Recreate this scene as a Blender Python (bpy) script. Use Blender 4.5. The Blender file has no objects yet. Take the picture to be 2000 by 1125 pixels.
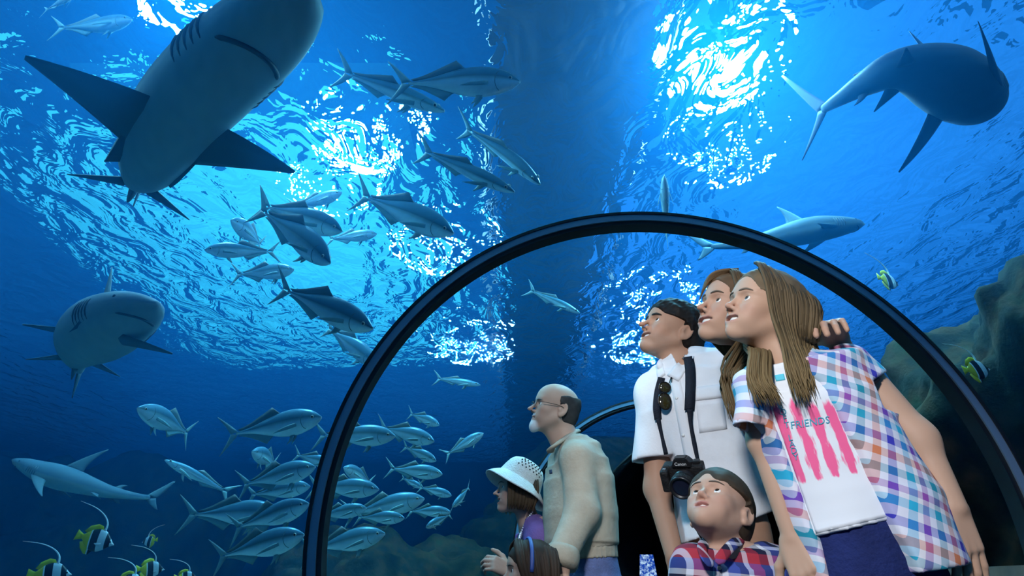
import bpy, bmesh, math, random
import numpy as np
from mathutils import Vector, Matrix, noise as mnoise
from mathutils.bvhtree import BVHTree
SC=bpy.context.scene; COL=SC.collection
# ---------------------------------------------------------------- camera (inside the tunnel, looking up)
F=1150.0; PITCH=math.radians(27.0); CAMZ=0.85
CT,ST=math.cos(PITCH),math.sin(PITCH)
cd=bpy.data.cameras.new('camera'); cam=bpy.data.objects.new('camera',cd); COL.objects.link(cam)
cam.location=(0,0,CAMZ); cam.rotation_euler=(math.pi/2+PITCH,0,0)
cd.sensor_width=36; cd.lens=F/2000*36; cd.clip_start=.02; cd.clip_end=200
SC.camera=cam
# ---------------------------------------------------------------- view and light
SC.view_settings.view_transform='Standard'; SC.view_settings.look='None'; SC.view_settings.gamma=1
SC.view_settings.use_curve_mapping=False; SC.view_settings.exposure=0.0
SC.cycles.max_bounces=8; SC.cycles.volume_bounces=1; SC.cycles.transparent_max_bounces=16
SC.cycles.sample_clamp_indirect=4; SC.cycles.caustics_reflective=False
def P(px,py,d):
    """pixel of the 2000x1125 photograph -> point at horizontal distance d in front of the camera"""
    u=px-1000.0; v=562.5-py
    fw=F*CT-v*ST; up=F*ST+v*CT
    return Vector((u/fw*d,d,CAMZ+up/fw*d))
w=bpy.data.worlds.new('world'); SC.world=w; w.use_nodes=True
bg=w.node_tree.nodes['Background']; bg.inputs[0].default_value=(.02,.24,.80,1); bg.inputs[1].default_value=.26
def light(kind,name,loc,aim,energy,col=(1,1,1),size=.3,spot=60,blend=.6):
    ld=bpy.data.lights.new(name,kind); ld.energy=energy; ld.color=col
    if kind=='AREA': ld.shape='DISK'; ld.size=size
    else: ld.shadow_soft_size=size
    if kind=='SPOT': ld.spot_size=math.radians(spot); ld.spot_blend=blend
    o=bpy.data.objects.new(name,ld); COL.objects.link(o); o.location=loc
    o.rotation_euler=(Vector(aim)-Vector(loc)).to_track_quat('-Z','Y').to_euler(); return o
SURF=4.7
def above(px,py,z):
    v=P(px,py,1)-Vector((0,0,CAMZ)); return Vector((0,0,CAMZ))+v*((z-CAMZ)/v.z)
# flood lamps over the tank; the small ones are added for extra glitter
for px,py,z,size,e in ((1390,70,6.0,.62,4000),(430,-40,6.0,.62,2300),(725,195,6.4,.42,900),(640,290,6.4,.16,140),(870,420,6.4,.16,140),(925,610,6.4,.18,140),(1405,230,6.4,.16,140),(1285,520,6.4,.2,140),(1262,610,6.4,.2,140)):
    p=above(px,py,z); light('AREA','flood_lamp',p,p-Vector((0,0,1)),e*1.55,(.24,.76,1),size)
# unseen spots added inside the tunnel to brighten the visitors
light('SPOT','visitor_fill_spot',(-.45,-.60,2.12),P(1480,850,1.75),255,(.96,.98,1),.14,37,.5)
light('SPOT','visitor_fill_spot',(.1,.9,2.42),P(1080,960,2.9),75,(.85,.95,1),.10,36,.6)
# ---------------------------------------------------------------- materials and mesh helpers
def mat(name): 
    m=bpy.data.materials.new(name); m.use_nodes=True; m.node_tree.nodes.clear(); return m
def N(m,t,**k):
    n=m.node_tree.nodes.new(t)
    for a,b in k.items(): setattr(n,a,b)
    return n
def L(m,a,b): m.node_tree.links.new(a,b)
def principled(name,col,rough=.5,metal=0,spec=.5):
    m=mat(name); o=N(m,'ShaderNodeOutputMaterial'); p=N(m,'ShaderNodeBsdfPrincipled')
    p.inputs['Base Color'].default_value=(*col,1); p.inputs['Roughness'].default_value=rough; p.inputs['Metallic'].default_value=metal
    p.inputs['Specular IOR Level'].default_value=spec
    L(m,p.outputs[0],o.inputs[0]); return m
def noisy(name,stops,scale=8,rough=.8,bump=.0,detail=6,bscale=None,coord='Object',spec=.3):
    """principled with a noise-driven colour ramp"""
    m=principled(name,(1,1,1),rough,0,spec); p=[n for n in m.node_tree.nodes if n.type=='BSDF_PRINCIPLED'][0]
    t=N(m,'ShaderNodeTexCoord'); n=N(m,'ShaderNodeTexNoise'); n.inputs['Scale'].default_value=scale; n.inputs['Detail'].default_value=detail
    L(m,t.outputs[coord],n.inputs['Vector']); r=N(m,'ShaderNodeValToRGB'); L(m,n.outputs[0],r.inputs[0])
    e=r.color_ramp.elements; e[0].position=stops[0][0]; e[0].color=(*stops[0][1],1); e[1].position=stops[-1][0]; e[1].color=(*stops[-1][1],1)
    for a,c in stops[1:-1]: q=e.new(a); q.color=(*c,1)
    L(m,r.outputs[0],p.inputs['Base Color'])
    if bump:
        n2=N(m,'ShaderNodeTexNoise'); n2.inputs['Scale'].default_value=bscale or scale*4; n2.inputs['Detail'].default_value=5; L(m,t.outputs[coord],n2.inputs['Vector'])
        b=N(m,'ShaderNodeBump'); b.inputs['Strength'].default_value=bump; b.inputs['Distance'].default_value=.01; L(m,n2.outputs[0],b.inputs['Height']); L(m,b.outputs[0],p.inputs['Normal'])
    return m
def link(name,me,m,parent=None):
    o=bpy.data.objects.new(name,me); COL.objects.link(o)
    if m and not me.materials: me.materials.append(m)
    if parent: o.parent=parent
    return o
def tag(o,label=None,cat=None,group=None,kind=None):
    if label: o['label']=label
    if cat: o['category']=cat
    if group: o['group']=group
    if kind: o['kind']=kind
    return o
def empty(name,loc): 
    o=bpy.data.objects.new(name,None); COL.objects.link(o); o.location=loc; o.empty_display_size=.1; return o
def bm_obj(name,bm,m,parent=None,smooth=False):
    if smooth:
        for f_ in bm.faces: f_.smooth=True
    me=bpy.data.meshes.new(name); bm.to_mesh(me); bm.free(); return link(name,me,m,parent)
def box(name,lo,hi,m,parent=None,bevel=0):
    bm=bmesh.new(); lo=Vector(lo); hi=Vector(hi)
    bmesh.ops.create_cube(bm,size=1,matrix=Matrix.Translation((lo+hi)/2)@Matrix.Diagonal((*(hi-lo),1)))
    if bevel: bmesh.ops.bevel(bm,geom=bm.edges[:],offset=bevel,segments=2,affect='EDGES',profile=.6)
    return bm_obj(name,bm,m,parent)
# ---------------------------------------------------------------- tunnel course
def tc(d):
    t=d-2.64
    if t<0: return .68, 0.0
    return .68+.0636*t*t, .1272*t
TZ,TR=1.1,1.5
def tp(d,lx,z):
    x,h=tc(d); th=math.atan(h); return (x+lx*math.cos(th),d-lx*math.sin(th),z)
def sweep(bm,prof,ds,close=True):
    prev=None; n=len(prof)
    for d in ds:
        q=[bm.verts.new(tp(d,a,b)) for a,b in prof]
        if prev:
            for i in range(n if close else n-1): bm.faces.new((prev[i],prev[(i+1)%n],q[(i+1)%n],q[i]))
        elif close: bm.faces.new(q[::-1])
        prev=q
    if close: bm.faces.new(prev)
    bmesh.ops.recalc_face_normals(bm,faces=bm.faces)
def frange(a,b,n): return [a+(b-a)*i/(n-1) for i in range(n)]
X0,X1,Y0,Y1,Z0=-16.0,13.0,-5.0,24.0,-.9
TD0,TD1=-3.0,11.0
# water surface, seen from below
me=bpy.data.meshes.new('water_surface'); me.from_pydata([(X0,Y0,SURF),(X1,Y0,SURF),(X1,Y1,SURF),(X0,Y1,SURF)],[],[(0,3,2,1)])
m=mat('water_surface'); o=N(m,'ShaderNodeOutputMaterial'); t=N(m,'ShaderNodeTexCoord')
mp=N(m,'ShaderNodeMapping'); mp.inputs['Scale'].default_value=(1.25,.85,1); mp.inputs['Rotation'].default_value=(0,0,.5); L(m,t.outputs['Object'],mp.inputs[0])
n1=N(m,'ShaderNodeTexNoise'); n1.inputs['Scale'].default_value=2.3; n1.inputs['Detail'].default_value=3.2; n1.inputs['Distortion'].default_value=.9; L(m,mp.outputs[0],n1.inputs['Vector'])
b1=N(m,'ShaderNodeBump'); b1.inputs['Strength'].default_value=1; b1.inputs['Distance'].default_value=.75; L(m,n1.outputs[0],b1.inputs['Height'])
g=N(m,'ShaderNodeBsdfGlass'); g.inputs['IOR'].default_value=1.333; g.inputs['Roughness'].default_value=0; L(m,b1.outputs[0],g.inputs['Normal'])
tr=N(m,'ShaderNodeBsdfTransparent'); mx=N(m,'ShaderNodeMixShader'); mx.inputs[0].default_value=.95
L(m,tr.outputs[0],mx.inputs[1]); L(m,g.outputs[0],mx.inputs[2]); L(m,mx.outputs[0],o.inputs[0])
tag(link('water_surface',me,m),'rippled water surface of the tank seen from below','water',kind='stuff')
# the water itself fills the tank around the tunnel
bm=bmesh.new()
bmesh.ops.create_cube(bm,size=1,matrix=Matrix.Translation(((X0+X1)/2,(Y0+Y1)/2,(SURF-.01+Z0)/2))@Matrix.Diagonal((X1-X0,Y1-Y0,SURF-.01-Z0,1)))
prev=None
for d in frange(TD0,TD1,30):
    q=[bm.verts.new(tp(d,(TR+.06)*math.sin(a*math.pi/24),TZ+(TR+.06)*math.cos(a*math.pi/24))) for a in range(48)]
    if prev:
        for i in range(48): bm.faces.new((prev[i],q[i],q[(i+1)%48],prev[(i+1)%48]))
    else: bm.faces.new(q[::-1])
    prev=q
bm.faces.new(prev)
m=mat('water'); o=N(m,'ShaderNodeOutputMaterial')
vs=N(m,'ShaderNodeVolumeScatter'); vs.inputs['Color'].default_value=(.02,.38,1,1); vs.inputs['Density'].default_value=.040; vs.inputs['Anisotropy'].default_value=.75
va=N(m,'ShaderNodeVolumeAbsorption'); va.inputs['Color'].default_value=(.02,.52,.82,1); va.inputs['Density'].default_value=.10
ad=N(m,'ShaderNodeAddShader'); L(m,vs.outputs[0],ad.inputs[0]); L(m,va.outputs[0],ad.inputs[1]); L(m,ad.outputs[0],o.inputs['Volume'])
tag(bm_obj('tank_water',bm,m),'deep blue aquarium water filling the tank','water',kind='stuff')
# tank shell, walkway over the tank, added glow panels
TANK=noisy('tank_wall',[(.3,(.006,.02,.03)),(.7,(.015,.045,.05))],1.5,.9)
for nm,lo,hi in (('wall_left',(X0-.2,Y0,Z0),(X0,Y1,SURF+3.4)),('wall_right',(X1,Y0,Z0),(X1+.2,Y1,SURF+3.4)),('wall_back',(X0,Y1,Z0),(X1,Y1+.2,SURF+3.4))):
    tag(box(nm,lo,hi,TANK),kind='structure')
tag(box('tank_bed',(X0,Y0,Z0-.2),(X1,Y1,Z0),noisy('tank_bed',[(.3,(.26,.30,.27)),(.7,(.38,.40,.34))],3,.95)),kind='structure')
DARK=principled('dark_steel',(.012,.014,.018),.6); BLK=principled('dark_concrete',(.004,.004,.005),.9,0,.1)
gw=tag(box('walkway_deck',(-.15,.6,5.05),(1.25,Y1,5.3),DARK),'dark service walkway crossing above the water','walkway')
m=mat('glow_panel'); o=N(m,'ShaderNodeOutputMaterial'); em=N(m,'ShaderNodeEmission'); em.inputs[0].default_value=(.05,.62,.92,1); em.inputs[1].default_value=1.35
L(m,em.outputs[0],o.inputs[0])
tag(box('glow_panel',(-6.8,6.5,8.0),(-1.8,13.5,8.05),m),kind='structure')  # unseen glowing panel added overhead to brighten the ripples on the left
m=mat('glow_panel_dim'); o=N(m,'ShaderNodeOutputMaterial'); em=N(m,'ShaderNodeEmission'); em.inputs[0].default_value=(.03,.30,1,1); em.inputs[1].default_value=.75; L(m,em.outputs[0],o.inputs[0])
tag(box('glow_panel',(2.6,4.0,8.0),(9,15,8.05),m),kind='structure')  # second unseen panel, dimmer blue, added to lift the water on the right
# tunnel: floor, low walls, clear acrylic, end wall
FLOORM=noisy('floor',[(.3,(.05,.055,.06)),(.7,(.09,.095,.10))],6,.5)
bm=bmesh.new(); sweep(bm,[(-1.5,-.05),(1.5,-.05),(1.5,0),(-1.5,0)],frange(TD0,TD1,20)); tag(bm_obj('floor',bm,FLOORM),kind='structure')
PL=noisy('plinth',[(.3,(.02,.02,.022)),(.7,(.045,.04,.038))],10,.7)
for nm,sg,h in (('trim_1',-1,.80),('trim_2',1,.86)):
    bm=bmesh.new(); sweep(bm,[(sg*1.30,0),(sg*1.50,0),(sg*1.50,h),(sg*1.42,h)],frange(TD0,TD1,24)); tag(bm_obj(nm,bm,PL),kind='structure')
bm=bmesh.new(); sweep(bm,[(1.30,.86),(1.50,.86),(1.50,.93),(1.32,.93)],frange(TD0,TD1,24)); tag(bm_obj('trim_3',bm,noisy('ledge',[(.3,(.05,.03,.02)),(.7,(.10,.06,.04))],12,.5)),kind='structure')
m=mat('acrylic'); o=N(m,'ShaderNodeOutputMaterial'); tr=N(m,'ShaderNodeBsdfTransparent'); L(m,tr.outputs[0],o.inputs[0])
for i,(a,b) in enumerate(((TD0,2.60),(2.68,6.01),(6.09,7.6))):
    bm=bmesh.new(); pr=[((TR+r)*math.sin(q),TZ+(TR+r)*math.cos(q)) for r,rg in ((0,range(41)),(.04,range(40,-1,-1))) for k in rg for q in [-1.72+3.44*k/40]]
    sweep(bm,pr,frange(a,b,14)); tag(bm_obj('window_%d'%(i+1),bm,m,smooth=True),kind='structure')
bm=bmesh.new(); bmesh.ops.create_circle(bm,cap_ends=True,segments=48,radius=TR+.05); 
x,h=tc(TD1-.02)
for v_ in bm.verts: v_.co=Vector(tp(TD1-.02,v_.co.x,TZ+v_.co.y))
tag(bm_obj('wall_front',bm,BLK),kind='structure')
# beyond the glazed stretch the tunnel goes on as a dark concrete vault
bm=bmesh.new(); pr=[((TR+r)*math.sin(q),TZ+(TR+r)*math.cos(q)) for r,rg in ((-.02,range(33)),(.06,range(32,-1,-1))) for k in rg for q in [-2.4+4.8*k/32]]
sweep(bm,pr,frange(7.6,TD1,10)); tag(bm_obj('ceiling',bm,BLK,smooth=True),kind='structure')
m=mat('blue_glint_glow'); o=N(m,'ShaderNodeOutputMaterial'); em=N(m,'ShaderNodeEmission'); t=N(m,'ShaderNodeTexCoord'); n=N(m,'ShaderNodeTexNoise'); n.inputs['Scale'].default_value=38; n.inputs['Detail'].default_value=4; L(m,t.outputs['Object'],n.inputs['Vector'])  # blue glitter far down the tunnel, painted as an emissive noise pattern
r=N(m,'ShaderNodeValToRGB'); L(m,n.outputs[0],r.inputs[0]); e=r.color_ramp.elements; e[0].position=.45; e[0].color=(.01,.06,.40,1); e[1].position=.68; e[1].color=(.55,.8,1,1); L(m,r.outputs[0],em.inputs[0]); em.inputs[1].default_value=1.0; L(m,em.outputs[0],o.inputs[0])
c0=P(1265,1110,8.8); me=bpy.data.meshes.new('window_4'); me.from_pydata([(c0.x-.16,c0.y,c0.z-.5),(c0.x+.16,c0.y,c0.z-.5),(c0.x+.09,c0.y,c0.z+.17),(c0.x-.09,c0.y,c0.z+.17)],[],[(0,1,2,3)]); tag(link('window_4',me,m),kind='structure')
# ribs: black box section with a satin blue-grey face between rubber gaskets
RIB=principled('rib_face',(.20,.27,.36),.32,.4); GASK=principled('gasket',(.004,.004,.005),.45)
def arc_band(name,d,r0,r1,y0,y1,m,parent,org):
    bm=bmesh.new(); prev=None
    x,h=tc(d); th=math.atan(h)
    for i in range(121):
        a=-2.15+4.3*i/120; q=[]
        for rr,dd in ((r0,y0),(r1,y0),(r1,y1),(r0,y1)):
            p=Vector(tp(d,rr*math.sin(a),TZ+rr*math.cos(a))); p+=Vector((math.sin(th)*dd,math.cos(th)*dd,0)); q.append(bm.verts.new(p-org))
        if prev:
            for k in range(4): bm.faces.new((prev[k],prev[(k+1)%4],q[(k+1)%4],q[k]))
        else: bm.faces.new(q)
        prev=q
    bm.faces.new(prev); bmesh.ops.recalc_face_normals(bm,faces=bm.faces); return bm_obj(name,bm,m,parent)
for d,lb in ((2.64,'near black curved tunnel rib arching over the family'),(6.05,'far black curved tunnel rib behind the older man')):
    org=Vector(tp(d,0,0)); e=tag(empty('tunnel_rib',org),lb,'tunnel rib')
    arc_band('rib_face',d,TR-.024,TR+.011,-.042,.042,RIB,e,org)
    arc_band('gasket',d,TR+.011,TR+.026,-.047,.047,GASK,e,org); arc_band('gasket',d,TR-.045,TR-.024,-.032,.046,GASK,e,org)
# ---------------------------------------------------------------- signed-distance modelling kit
class Field:
    """A grid of signed distances; shapes are blended in, then polygonised."""
    def __init__(s,lo,hi,vox):
        s.lo=np.array(lo,dtype=np.float32); s.v=vox
        s.n=np.maximum(2,np.ceil((np.array(hi)-np.array(lo))/vox).astype(int)+1)
        s.D=np.full(tuple(s.n),.2,dtype=np.float32); s.M=None
    def frame(s,M): s.M=M
    def _sub(s,c,rad):
        a=np.floor((np.array(c)-rad-s.lo)/s.v).astype(int); b=np.ceil((np.array(c)+rad-s.lo)/s.v).astype(int)+1
        a=np.clip(a,0,s.n); b=np.clip(b,0,s.n)
        if np.any(b<=a): return None,None
        g=[(s.lo[i]+s.v*np.arange(a[i],b[i],dtype=np.float32)) for i in range(3)]
        X=np.stack(np.meshgrid(*g,indexing='ij'),-1)
        return (slice(a[0],b[0]),slice(a[1],b[1]),slice(a[2],b[2])),X
    def _put(s,sl,d,k,op):
        D=s.D[sl]
        if op=='sub':
            d=-d
            if k>0:
                h=np.maximum(k-np.abs(D-d),0)/k; s.D[sl]=np.maximum(D,d)+h*h*k*.25
            else: s.D[sl]=np.maximum(D,d)
        else:
            if k>0:
                h=np.maximum(k-np.abs(D-d),0)/k; s.D[sl]=np.minimum(D,d)-h*h*k*.25
            else: s.D[sl]=np.minimum(D,d)
    def ell(s,c,r,k=.01,op='add',rot=None):
        c=np.array(c,float); r=np.array(r,float); R=np.eye(3); sc=1.0
        if rot is not None: R=np.array(rot.to_3x3() if hasattr(rot,'to_3x3') else rot)
        if s.M is not None:
            A=np.array(s.M); sc=np.linalg.norm(A[:3,0]); R=(A[:3,:3]/sc)@R; c=A[:3,:3]@c+A[:3,3]; r=r*sc; k=k*sc
        sl,X=s._sub(c,r.max()+k+2*s.v)
        if sl is None: return
        p=(X-c.astype(np.float32))@R.astype(np.float32)
        k0=np.sqrt(((p/r)**2).sum(-1))+1e-9; k1=np.sqrt(((p/(r*r))**2).sum(-1))+1e-9
        s._put(sl,k0*(k0-1)/k1,k,op)
    def cone(s,a,b,ra,rb,k=.01,op='add',flat=None):
        a=np.array(a,float); b=np.array(b,float)
        if s.M is not None:
            A=np.array(s.M); sc=np.linalg.norm(A[:3,0]); a=A[:3,:3]@a+A[:3,3]; b=A[:3,:3]@b+A[:3,3]; ra*=sc; rb*=sc; k*=sc
        c=(a+b)/2; rad=np.linalg.norm(b-a)/2+max(ra,rb)+k+2*s.v
        lo=np.minimum(a-ra,b-rb); hi=np.maximum(a+ra,b+rb)
        sl,X=s._sub((lo+hi)/2,(hi-lo)/2+k+2*s.v)
        if sl is None: return
        ab=(b-a).astype(np.float32); p=X-a.astype(np.float32)
        t=np.clip((p@ab)/max(float(ab@ab),1e-9),0,1)
        d=np.sqrt(((p-t[...,None]*ab)**2).sum(-1))-(ra+(rb-ra)*t)
        s._put(sl,d,k,op)
    def chain(s,pts,rs,k=.01,op='add'):
        for i in range(len(pts)-1): s.cone(pts[i],pts[i+1],rs[i],rs[i+1],k,op)
    def rings(s,R,k=.01,op='add',sub=4):
        """lofted body: R = [(centre, half width, half depth, right axis)], straight elliptic segments joined softly"""
        C=np.array([r[0] for r in R],float); rad=np.array([max(r[1],r[2]) for r in R])+k+.02
        lo=(C-rad[:,None]).min(0); hi=(C+rad[:,None]).max(0); sl,X=s._sub((lo+hi)/2,(hi-lo)/2)
        if sl is None: return
        Dt=None
        for i in range(len(R)-1):
            up=C[i+1]-C[i]; L_=np.linalg.norm(up); up/=L_
            A=np.array(R[i][3],float)+np.array(R[i+1][3],float); A-=up*(A@up); A/=np.linalg.norm(A); B=np.cross(up,A)
            p=X-C[i].astype(np.float32); z=p@up.astype(np.float32); t=np.clip(z/L_,0,1); t=t*t*(3-2*t)*.35+t*.65
            rx=R[i][1]*(1-t)+R[i+1][1]*t; ry=R[i][2]*(1-t)+R[i+1][2]*t; x=p@A.astype(np.float32); y=p@B.astype(np.float32)
            q=np.sqrt((x/rx)**2+(y/ry)**2)+1e-6; g=np.sqrt((x/rx**2)**2+(y/ry**2)**2)+1e-6
            d2=q*(q-1)/g; dz=np.maximum(-z-(.022 if i>0 else .004),z-L_-(.022 if i<len(R)-2 else .004)); d=np.minimum(np.maximum(d2,dz),0)+np.sqrt(np.maximum(d2,0)**2+np.maximum(dz,0)**2)
            if Dt is None: Dt=d
            else: h=np.maximum(.012-np.abs(Dt-d),0)/.012; Dt=np.minimum(Dt,d)-h*h*.012*.1
        s._put(sl,Dt.astype(np.float32),k,op)
    def disc(s,c,ax,dp,up,rx,ry,hz,k,op='add'):
        r=max(rx,ry,hz); sl,X=s._sub(c,r+k+2*s.v)
        if sl is None: return
        p=X-np.array(c,np.float32); x=p@ax.astype(np.float32); y=p@dp.astype(np.float32); z=p@up.astype(np.float32)
        q=np.sqrt((x/rx)**2+(y/ry)**2)+1e-6; g=np.sqrt((x/rx**2)**2+(y/ry**2)**2)+1e-6
        d2=q*(q-1)/g; dz=np.abs(z)-hz
        d=np.minimum(np.maximum(d2,dz),0)+np.sqrt(np.maximum(d2,0)**2+np.maximum(dz,0)**2)
        s._put(sl,d,k,op)
    def half(s,p,n,k=0):
        """cut away the side the normal points to"""
        n=np.array(n,float); n/=np.linalg.norm(n)
        g=[(s.lo[i]+s.v*np.arange(s.n[i],dtype=np.float32)) for i in range(3)]
        d=(g[0][:,None,None]-p[0])*n[0]+(g[1][None,:,None]-p[1])*n[1]+(g[2][None,None,:]-p[2])*n[2]
        s.D=np.maximum(s.D,d.astype(np.float32))
    def grid(s):
        g=[(s.lo[i]+s.v*np.arange(s.n[i],dtype=np.float32)) for i in range(3)]
        return np.stack(np.meshgrid(*g,indexing='ij'),-1)
    def add(s,fn): s.D=s.D+fn(s.grid()).astype(np.float32)
    def poly(s):
        D=s.D.copy(); D[0]=D[-1]=.2; D[:,0]=D[:,-1]=.2; D[:,:,0]=D[:,:,-1]=.2
        I=D<0; n=s.n
        cnt=np.zeros(tuple(n-1),np.int8)
        for dx in (0,1):
            for dy in (0,1):
                for dz in (0,1): cnt+=I[dx:n[0]-1+dx,dy:n[1]-1+dy,dz:n[2]-1+dz]
        act=(cnt>0)&(cnt<8); idx=np.full(cnt.shape,-1,np.int32); C=np.argwhere(act); idx[act]=np.arange(len(C))
        acc=np.zeros((len(C),3)); num=np.zeros(len(C))
        cor=[(a,b,c) for a in (0,1) for b in (0,1) for c in (0,1)]
        val={q:D[C[:,0]+q[0],C[:,1]+q[1],C[:,2]+q[2]] for q in cor}
        for q in cor:
            for ax in range(3):
                if q[ax]: continue
                r=list(q); r[ax]=1; r=tuple(r); a=val[q]; b=val[r]; m=(a<0)!=(b<0)
                t=np.where(m,a/np.where(m,a-b,1),0)
                pt=np.tile(np.array(q,float),(len(C),1)); pt[:,ax]=t
                acc+=pt*m[:,None]; num+=m
        V=s.lo+s.v*(C+acc/num[:,None])
        F=[]
        for ax in range(3):
            b,c=(ax+1)%3,(ax+2)%3
            sl0=[slice(None)]*3; sl1=[slice(None)]*3; sl0[ax]=slice(0,-1); sl1[ax]=slice(1,None)
            ch=I[tuple(sl0)]!=I[tuple(sl1)]; E=np.argwhere(ch); ins=I[tuple(sl0)][ch]
            ok=(E[:,b]>0)&(E[:,c]>0)&(E[:,b]<n[b]-1)&(E[:,c]<n[c]-1); E=E[ok]; ins=ins[ok]
            def cell(ob,oc):
                e=E.copy(); e[:,b]-=ob; e[:,c]-=oc; return idx[e[:,0],e[:,1],e[:,2]]
            q=np.stack([cell(1,1),cell(0,1),cell(0,0),cell(1,0)],1)
            q[~ins]=q[~ins][:,::-1]; F.append(q)
        return V,np.concatenate(F)
def mesh_np(name,V,Fq,smooth=True):
    me=bpy.data.meshes.new(name); V=np.asarray(V,np.float32); Fq=np.asarray(Fq,np.int32)
    nf,k=Fq.shape
    me.vertices.add(len(V)); me.vertices.foreach_set('co',V.ravel())
    me.loops.add(nf*k); me.loops.foreach_set('vertex_index',Fq.ravel())
    me.polygons.add(nf); me.polygons.foreach_set('loop_start',np.arange(0,nf*k,k,dtype=np.int32))
    try: me.polygons.foreach_set('loop_total',np.full(nf,k,np.int32))
    except Exception: pass
    me.update(calc_edges=True)
    if smooth: me.polygons.foreach_set('use_smooth',np.ones(nf,bool))
    me.validate(); return me
def relax(V,Fq,it=2,f=.5):
    n=len(V); e=np.concatenate([Fq[:,[0,1]],Fq[:,[1,2]],Fq[:,[2,3]],Fq[:,[3,0]]])
    for _ in range(it):
        S=np.zeros_like(V); c=np.zeros(n)
        for q in range(3): S[:,q]=np.bincount(e[:,0],V[e[:,1],q],n)+np.bincount(e[:,1],V[e[:,0],q],n)
        c=np.bincount(e[:,0],minlength=n)+np.bincount(e[:,1],minlength=n)
        V=V*(1-f)+f*S/np.maximum(c,1)[:,None]
    return V
def tint(me,col):
    a=me.color_attributes.new('tint','FLOAT_COLOR','POINT'); c=np.ones((len(me.vertices),4),np.float32); c[:,:3]=col
    a.data.foreach_set('color',c.ravel())
def wnoise(P_,seed=0,f=1.0,n=5):
    """sum of a few oriented sine waves: soft folds"""
    r=np.random.RandomState(seed); out=0
    for i in range(n):
        d=r.normal(size=3); d/=np.linalg.norm(d); ph=r.uniform(0,6.28); ff=f*r.uniform(.6,1.7)
        out=out+np.sin((P_@d.astype(np.float32))*ff+ph)
    return out/n
# ---------------------------------------------------------------- people kit
def head_frame(pos,yaw,pitch=0,roll=0,scale=1.0):
    """yaw 0 looks at the viewer (-Y), positive turns towards -X; pitch up; roll tips towards the shoulder"""
    yaw,pitch,roll=map(math.radians,(yaw,pitch,roll))
    R=Matrix.Rotation(-math.pi/2-yaw,3,'Z')@Matrix.Rotation(-pitch,3,'Y')@Matrix.Rotation(roll,3,'X')
    M=R.to_4x4(); M=M@Matrix.Scale(scale,4); M.translation=Vector(pos); return M
def add_head(f,M,smile=.0,child=0.0,fem=0.0,nose=1.0,open_=0.0,jaw=1.0):
    f.frame(M); c=child
    f.ell((-.012,0,.036),(.101,.077,.086),0)
    f.ell((.018,0,.045),(.072,.070,.062),.03)
    f.ell((.026,0,-.030),(.060,.060-.002*fem,.074-.012*c),.03)
    for s in (-1,1):
        f.cone((-.002,s*.052*jaw,-.042+.01*c),(.060,s*.013*jaw,-.091+.014*c),.019-.003*fem,.018-.004*fem,.025)
        f.ell((.055,s*(.039-.002*fem),-.018),(.023+.005*c,.021,.021),.025)
        f.ell((.060,s*(.028-.003*fem),-.050),(.022,.020+.005*c,.024),.02)
    f.ell((.073,0,-.092+.012*c),(.021,.020-.004*fem,.019),.018)
    f.ell((.073,0,.026),(.018,.046,.012*(1-.4*fem-.5*c)+.002),.02)
    f.ell((.070,0,-.056),(.022,.030,.024),.02)
    nl=nose*(1-.35*c)
    f.cone((.084,0,.014),(.090+.020*nl,0,-.025+.003*c),.0062-.0008*fem,.0085-.001*fem,.010)
    f.ell((.090+.024*nl,0,-.028+.003*c),(.0098,.0095-.0012*fem,.0082),.007)
    for s in (-1,1): f.ell((.088+.007*nl,s*.0115,-.033+.003*c),(.0105,.0075,.0075),.006)
    for s in (-1,1): f.ell((.088+.011*nl,s*.006,-.0405+.003*c),(.005,.0032,.0035),.002,'sub')
    # eyes: socket, lids, slit
    for s in (-1,1):
        f.ell((.092,s*.032,.003),(.016,.019,.012),.014,'sub')
        f.ell((.0715,s*.0315,.003),(.0155,.0165,.0140),.006)
        e=.0072+.0015*c
        f.ell((.088,s*.0325,.0035),(.014,.0148,e),.001,'sub')
    # mouth: lips follow a curve that turns up with the smile
    wl=.021+.007*smile-.002*c; zc=-.062+.008*c; op=.0016+.0074*open_
    ys=[wl*q for q in (-.86,-.58,-.28,0,.28,.58,.86)]
    for y in ys:
        t=y/wl; dz=.0065*smile*t*t; dx=-.011*t*t; th_=1-.55*t*t
        f.ell((.0895+dx,y,zc+dz+(.0058+.0030*open_)*(1-.35*t*t)),(.0080,wl*.24,.0044*th_),.006)
        f.ell((.0880+dx,y,zc+dz-(.0070+.0026*open_)*(1-.45*t*t)),(.0082,wl*.24,.0056*th_),.006)
    for s in (-1,1): f.ell((.079,s*(wl+.002),zc+.0065*smile),(.005,.0028,.0028),.006,'sub')
    for y in ys:
        t=y/wl; f.ell((.094-.011*t*t,y*.92,zc+.0065*smile*t*t),(.022,wl*.24,op*(1-.45*t*t)),.0015,'sub')
    # ears
    for s in (-1,1):
        R=Matrix.Rotation(-s*math.radians(22),3,'Z')@Matrix.Rotation(math.radians(-12),3,'Y')
        f.ell((-.019,s*.0815,-.004),(.0205,.0078,.034),.008,'add',R)
        f.ell((-.018,s*.0915,.002),(.0135,.0095,.0245),.0015,'sub',R)
        f.ell((-.003,s*.079,-.006),(.006,.006,.009),.004,'add')
        f.ell((-.010,s*.079,-.030),(.009,.006,.010),.004,'add')
    f.frame(None)
def local(V,M):
    A=np.array(M.inverted()); return V@A[:3,:3].T+A[:3,3]
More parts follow.
